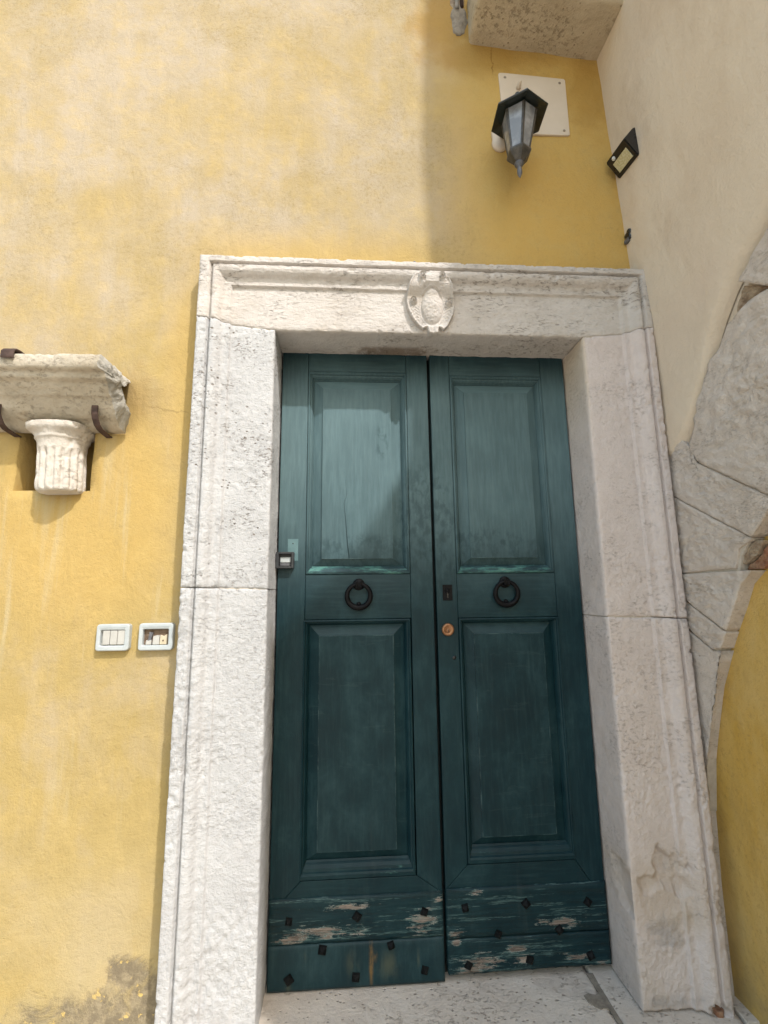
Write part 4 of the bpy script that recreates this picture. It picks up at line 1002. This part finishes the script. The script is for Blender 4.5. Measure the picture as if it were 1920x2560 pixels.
# ------------------------------------------------------------------ solar lamp on the cream wall
sol = thing('solar_lamp', 'small black solar lamp with a yellowish light panel on the cream side wall', 'lamp', (.88, -.05, 3.2))
def solar():
    w = .884; y0, y1 = -.128, .018
    B, T_, E_ = np.array((w, 0, 3.224)), np.array((w, 0, 3.364)), np.array((.832, 0, 3.300))
    def P(p, y, dz=0): return np.array((p[0], y, p[2] + dz))
    tilt = lambda y: -(y - y0) * -.19 * 1.0
    V = []
    for y in (y0, y1):
        dz = (y - y0) * .16
        for p in (B, T_, E_): V.append(P(p, y, dz))
        V.append(P(B, y, dz) + np.array((.012, 0, 0))); V.append(P(T_, y, dz) + np.array((.012, 0, 0)))
    F = [(0, 2, 1, 4, 3), (8, 9, 6, 7, 5), (0, 5, 7, 2), (2, 7, 6, 1), (1, 6, 9, 4), (4, 9, 8, 3), (3, 8, 5, 0)]
    bm = bmesh.new(); vs_ = [bm.verts.new(v) for v in V]
    for f in F: bm.faces.new([vs_[i] for i in f])
    bmesh.ops.recalc_face_normals(bm, faces=bm.faces); bmesh.ops.bevel(bm, geom=bm.edges[:], offset=.004, segments=2, affect='EDGES')
    mkbm('housing', bm, M_black, sol)
    c0, c1, c2, c3 = V[0], V[5], V[7], V[2]            # lower face: wall edge near/far, outer edge far/near
    n = np.cross(c1 - c0, c3 - c0); n /= np.linalg.norm(n); n = n if n[2] < 0 else -n
    uv = lambda a, b: c0 + (c1 - c0) * a + (c3 - c0) * b
    def quad(name, a0, a1, b0, b1, h, m):
        q = [uv(a0, b0), uv(a1, b0), uv(a1, b1), uv(a0, b1)]; V_ = [p - n * .003 for p in q] + [p + n * h for p in q]
        o = mk(name, V_, [(0, 1, 2, 3), (4, 7, 6, 5), (0, 4, 5, 1), (1, 5, 6, 2), (2, 6, 7, 3), (3, 7, 4, 0)], m, sol); fixn(o); return o
    quad('light_panel', .13, .80, .12, .66, .0025, M_lens)
    p = uv(.66, .82)
    bm = bmesh.new(); bmesh.ops.create_uvsphere(bm, u_segments=14, v_segments=8, radius=.0095)
    for v in bm.verts: v.co = Vector(p) + v.co
    mkbm('motion_sensor', bm, M_dome, sol, True)
    d0, d1, d2, d3 = V[2], V[7], V[6], V[1]
    n2 = np.cross(d1 - d0, d3 - d0); n2 /= np.linalg.norm(n2); n2 = n2 if n2[2] > 0 else -n2
    q = [d0 + (d1 - d0) * a + (d3 - d0) * b for a, b in ((.06, .08), (.94, .08), (.94, .92), (.06, .92))]
    o = mk('solar_cell', [p_ - n2 * .002 for p_ in q] + [p_ + n2 * .001 for p_ in q], [(0, 1, 2, 3), (4, 7, 6, 5), (0, 4, 5, 1), (1, 5, 6, 2), (2, 6, 7, 3), (3, 7, 4, 0)], M_solar, sol); fixn(o)
solar()

# ------------------------------------------------------------------ cable hole in the corner, cable end on the lintel
ch = thing('cable_outlet', 'black cable hole with a grey plug in the corner where yellow and cream walls meet', 'cable outlet', (.92, .06, 3.0))
Vc = []; n = 18
for k, (r, x_) in enumerate(((.001, .8985), (.012, .898), (.0155, .8995), (.0165, .912))):
    for j in range(n):
        a = j / n * 2 * np.pi; w_ = 1 + .22 * math.sin(3 * a + 1) + .12 * math.sin(5 * a)
        Vc.append((x_, .020 + 1.3 * r * w_ * math.cos(a), 2.962 + 1.5 * r * w_ * math.sin(a)))
o = mk('hole', Vc, [(k * n + j, k * n + (j + 1) % n, (k + 1) * n + (j + 1) % n, (k + 1) * n + j) for k in range(3) for j in range(n)], M_black, ch, True); fixn(o)
prism('plug', [(.893, .041), (.908, .041), (.911, .016), (.897, .012)], 2.928, 2.948, M_finial, ch, bev=.003, axis='z')

bm = bmesh.new(); bmesh.ops.create_icosphere(bm, subdivisions=2, radius=.010)
for v in bm.verts:
    nn = perlin(np.array(v.co) * 130 + 3); v.co = Vector((-.066, -.008, 2.760)) + Vector((v.co.x * .9, v.co.y, v.co.z * 1.2)) * (1 + .5 * float(nn))
o = mkbm('cable_end', bm, M_black, None, at=(-.066, -.008, 2.760)); tag(o, 'tiny black cable end sticking up on the top edge of the lintel', 'cable')

# ------------------------------------------------------------------ stone slab overhead and the broken pocket with pipes beside it
def slab():
    t = thing('landing_slab', 'pitted stone landing slab overhead in the corner between yellow and cream walls', 'slab', (.6, 0, 4.0))
    z0 = lambda X: 3.985 - (X - .23) * .083
    xs_ = np.linspace(.232, .905, 60); ys_ = np.linspace(-.19, .09, 30)
    X, Y = np.meshgrid(xs_, ys_, indexing='ij'); e = np.minimum(X - .232, Y + .19)
    Zb = z0(X) + fb1(X, Y, 0 * X, scale=6, octaves=4) * .008 + .008 * np.exp(-e / .006) + np.clip(fb1(X, Y, 0 * X + 5, scale=20, octaves=3) - .2, 0, 1) * .03 * np.exp(-e / .015)
    V = [np.stack([X, Y, Zb], -1).reshape(-1, 3)]; F = [gridfaces(60, 30, 0, True)]; off = 60 * 30; G_ = V[0].reshape(60, 30, 3)
    for E in (G_[0], G_[-1], G_[:, 0], G_[:, -1]):
        ks = np.linspace(0, 1, 8)
        P = np.stack([np.stack([E[:, 0], E[:, 1], E[:, 2] * (1 - k) + 4.22 * k], -1) for k in ks], 1)
        P = P + fbm(P, scale=15, octaves=3)[..., None] * np.array((.006, .006, 0)) * np.clip(ks * 5, 0, 1)[None, :, None]
        V.append(P.reshape(-1, 3)); F.append(gridfaces(len(E), 8, off)); off += 8 * len(E)
    V.append(np.array([(.23, -.19, 4.22), (.905, -.19, 4.22), (.905, .09, 4.22), (.23, .09, 4.22)])); F = [list(f) for g in F for f in g] + [[off, off + 1, off + 2, off + 3]]
    o = mk('slab', np.concatenate(V), F, M_slab, t, True); fixn(o)
slab()
def lump(name, c, r, m, parent, seed, sub=4, amp=.35):
    bm = bmesh.new(); bmesh.ops.create_icosphere(bm, subdivisions=sub, radius=1)
    P = np.array([v.co[:] for v in bm.verts]); d = 1 + fbm(P, scale=1.6, octaves=4, off=seed) * amp
    for v, k in zip(bm.verts, d): v.co = Vector((c[0] + v.co.x * r[0] * k, c[1] + v.co.y * r[1] * k, c[2] + v.co.z * r[2] * k))
    return mkbm(name, bm, m, parent, True)
pk = thing('pipe_pocket', 'patch of grey mortar with metal pipes beside the overhead slab', 'pipes', (.19, YW, 4.06))
lump('mortar', (.186, YW + .012, 4.125), (.046, .030, .10), M_mortar, pk, 2)
lump('mortar', (.190, YW + .010, 4.33), (.05, .028, .16), M_tuff, pk, 5)
for x_, w_, m_, y_ in ((.176, .010, M_pipe, .020), (.203, .008, M_rust, .012)):
    lathe('pipe', [(w_, 0), (w_, .5)], (x_, YW - y_, 4.17 if m_ is M_pipe else 4.19), m_, pk, 14)

bpy.context.view_layer.update()
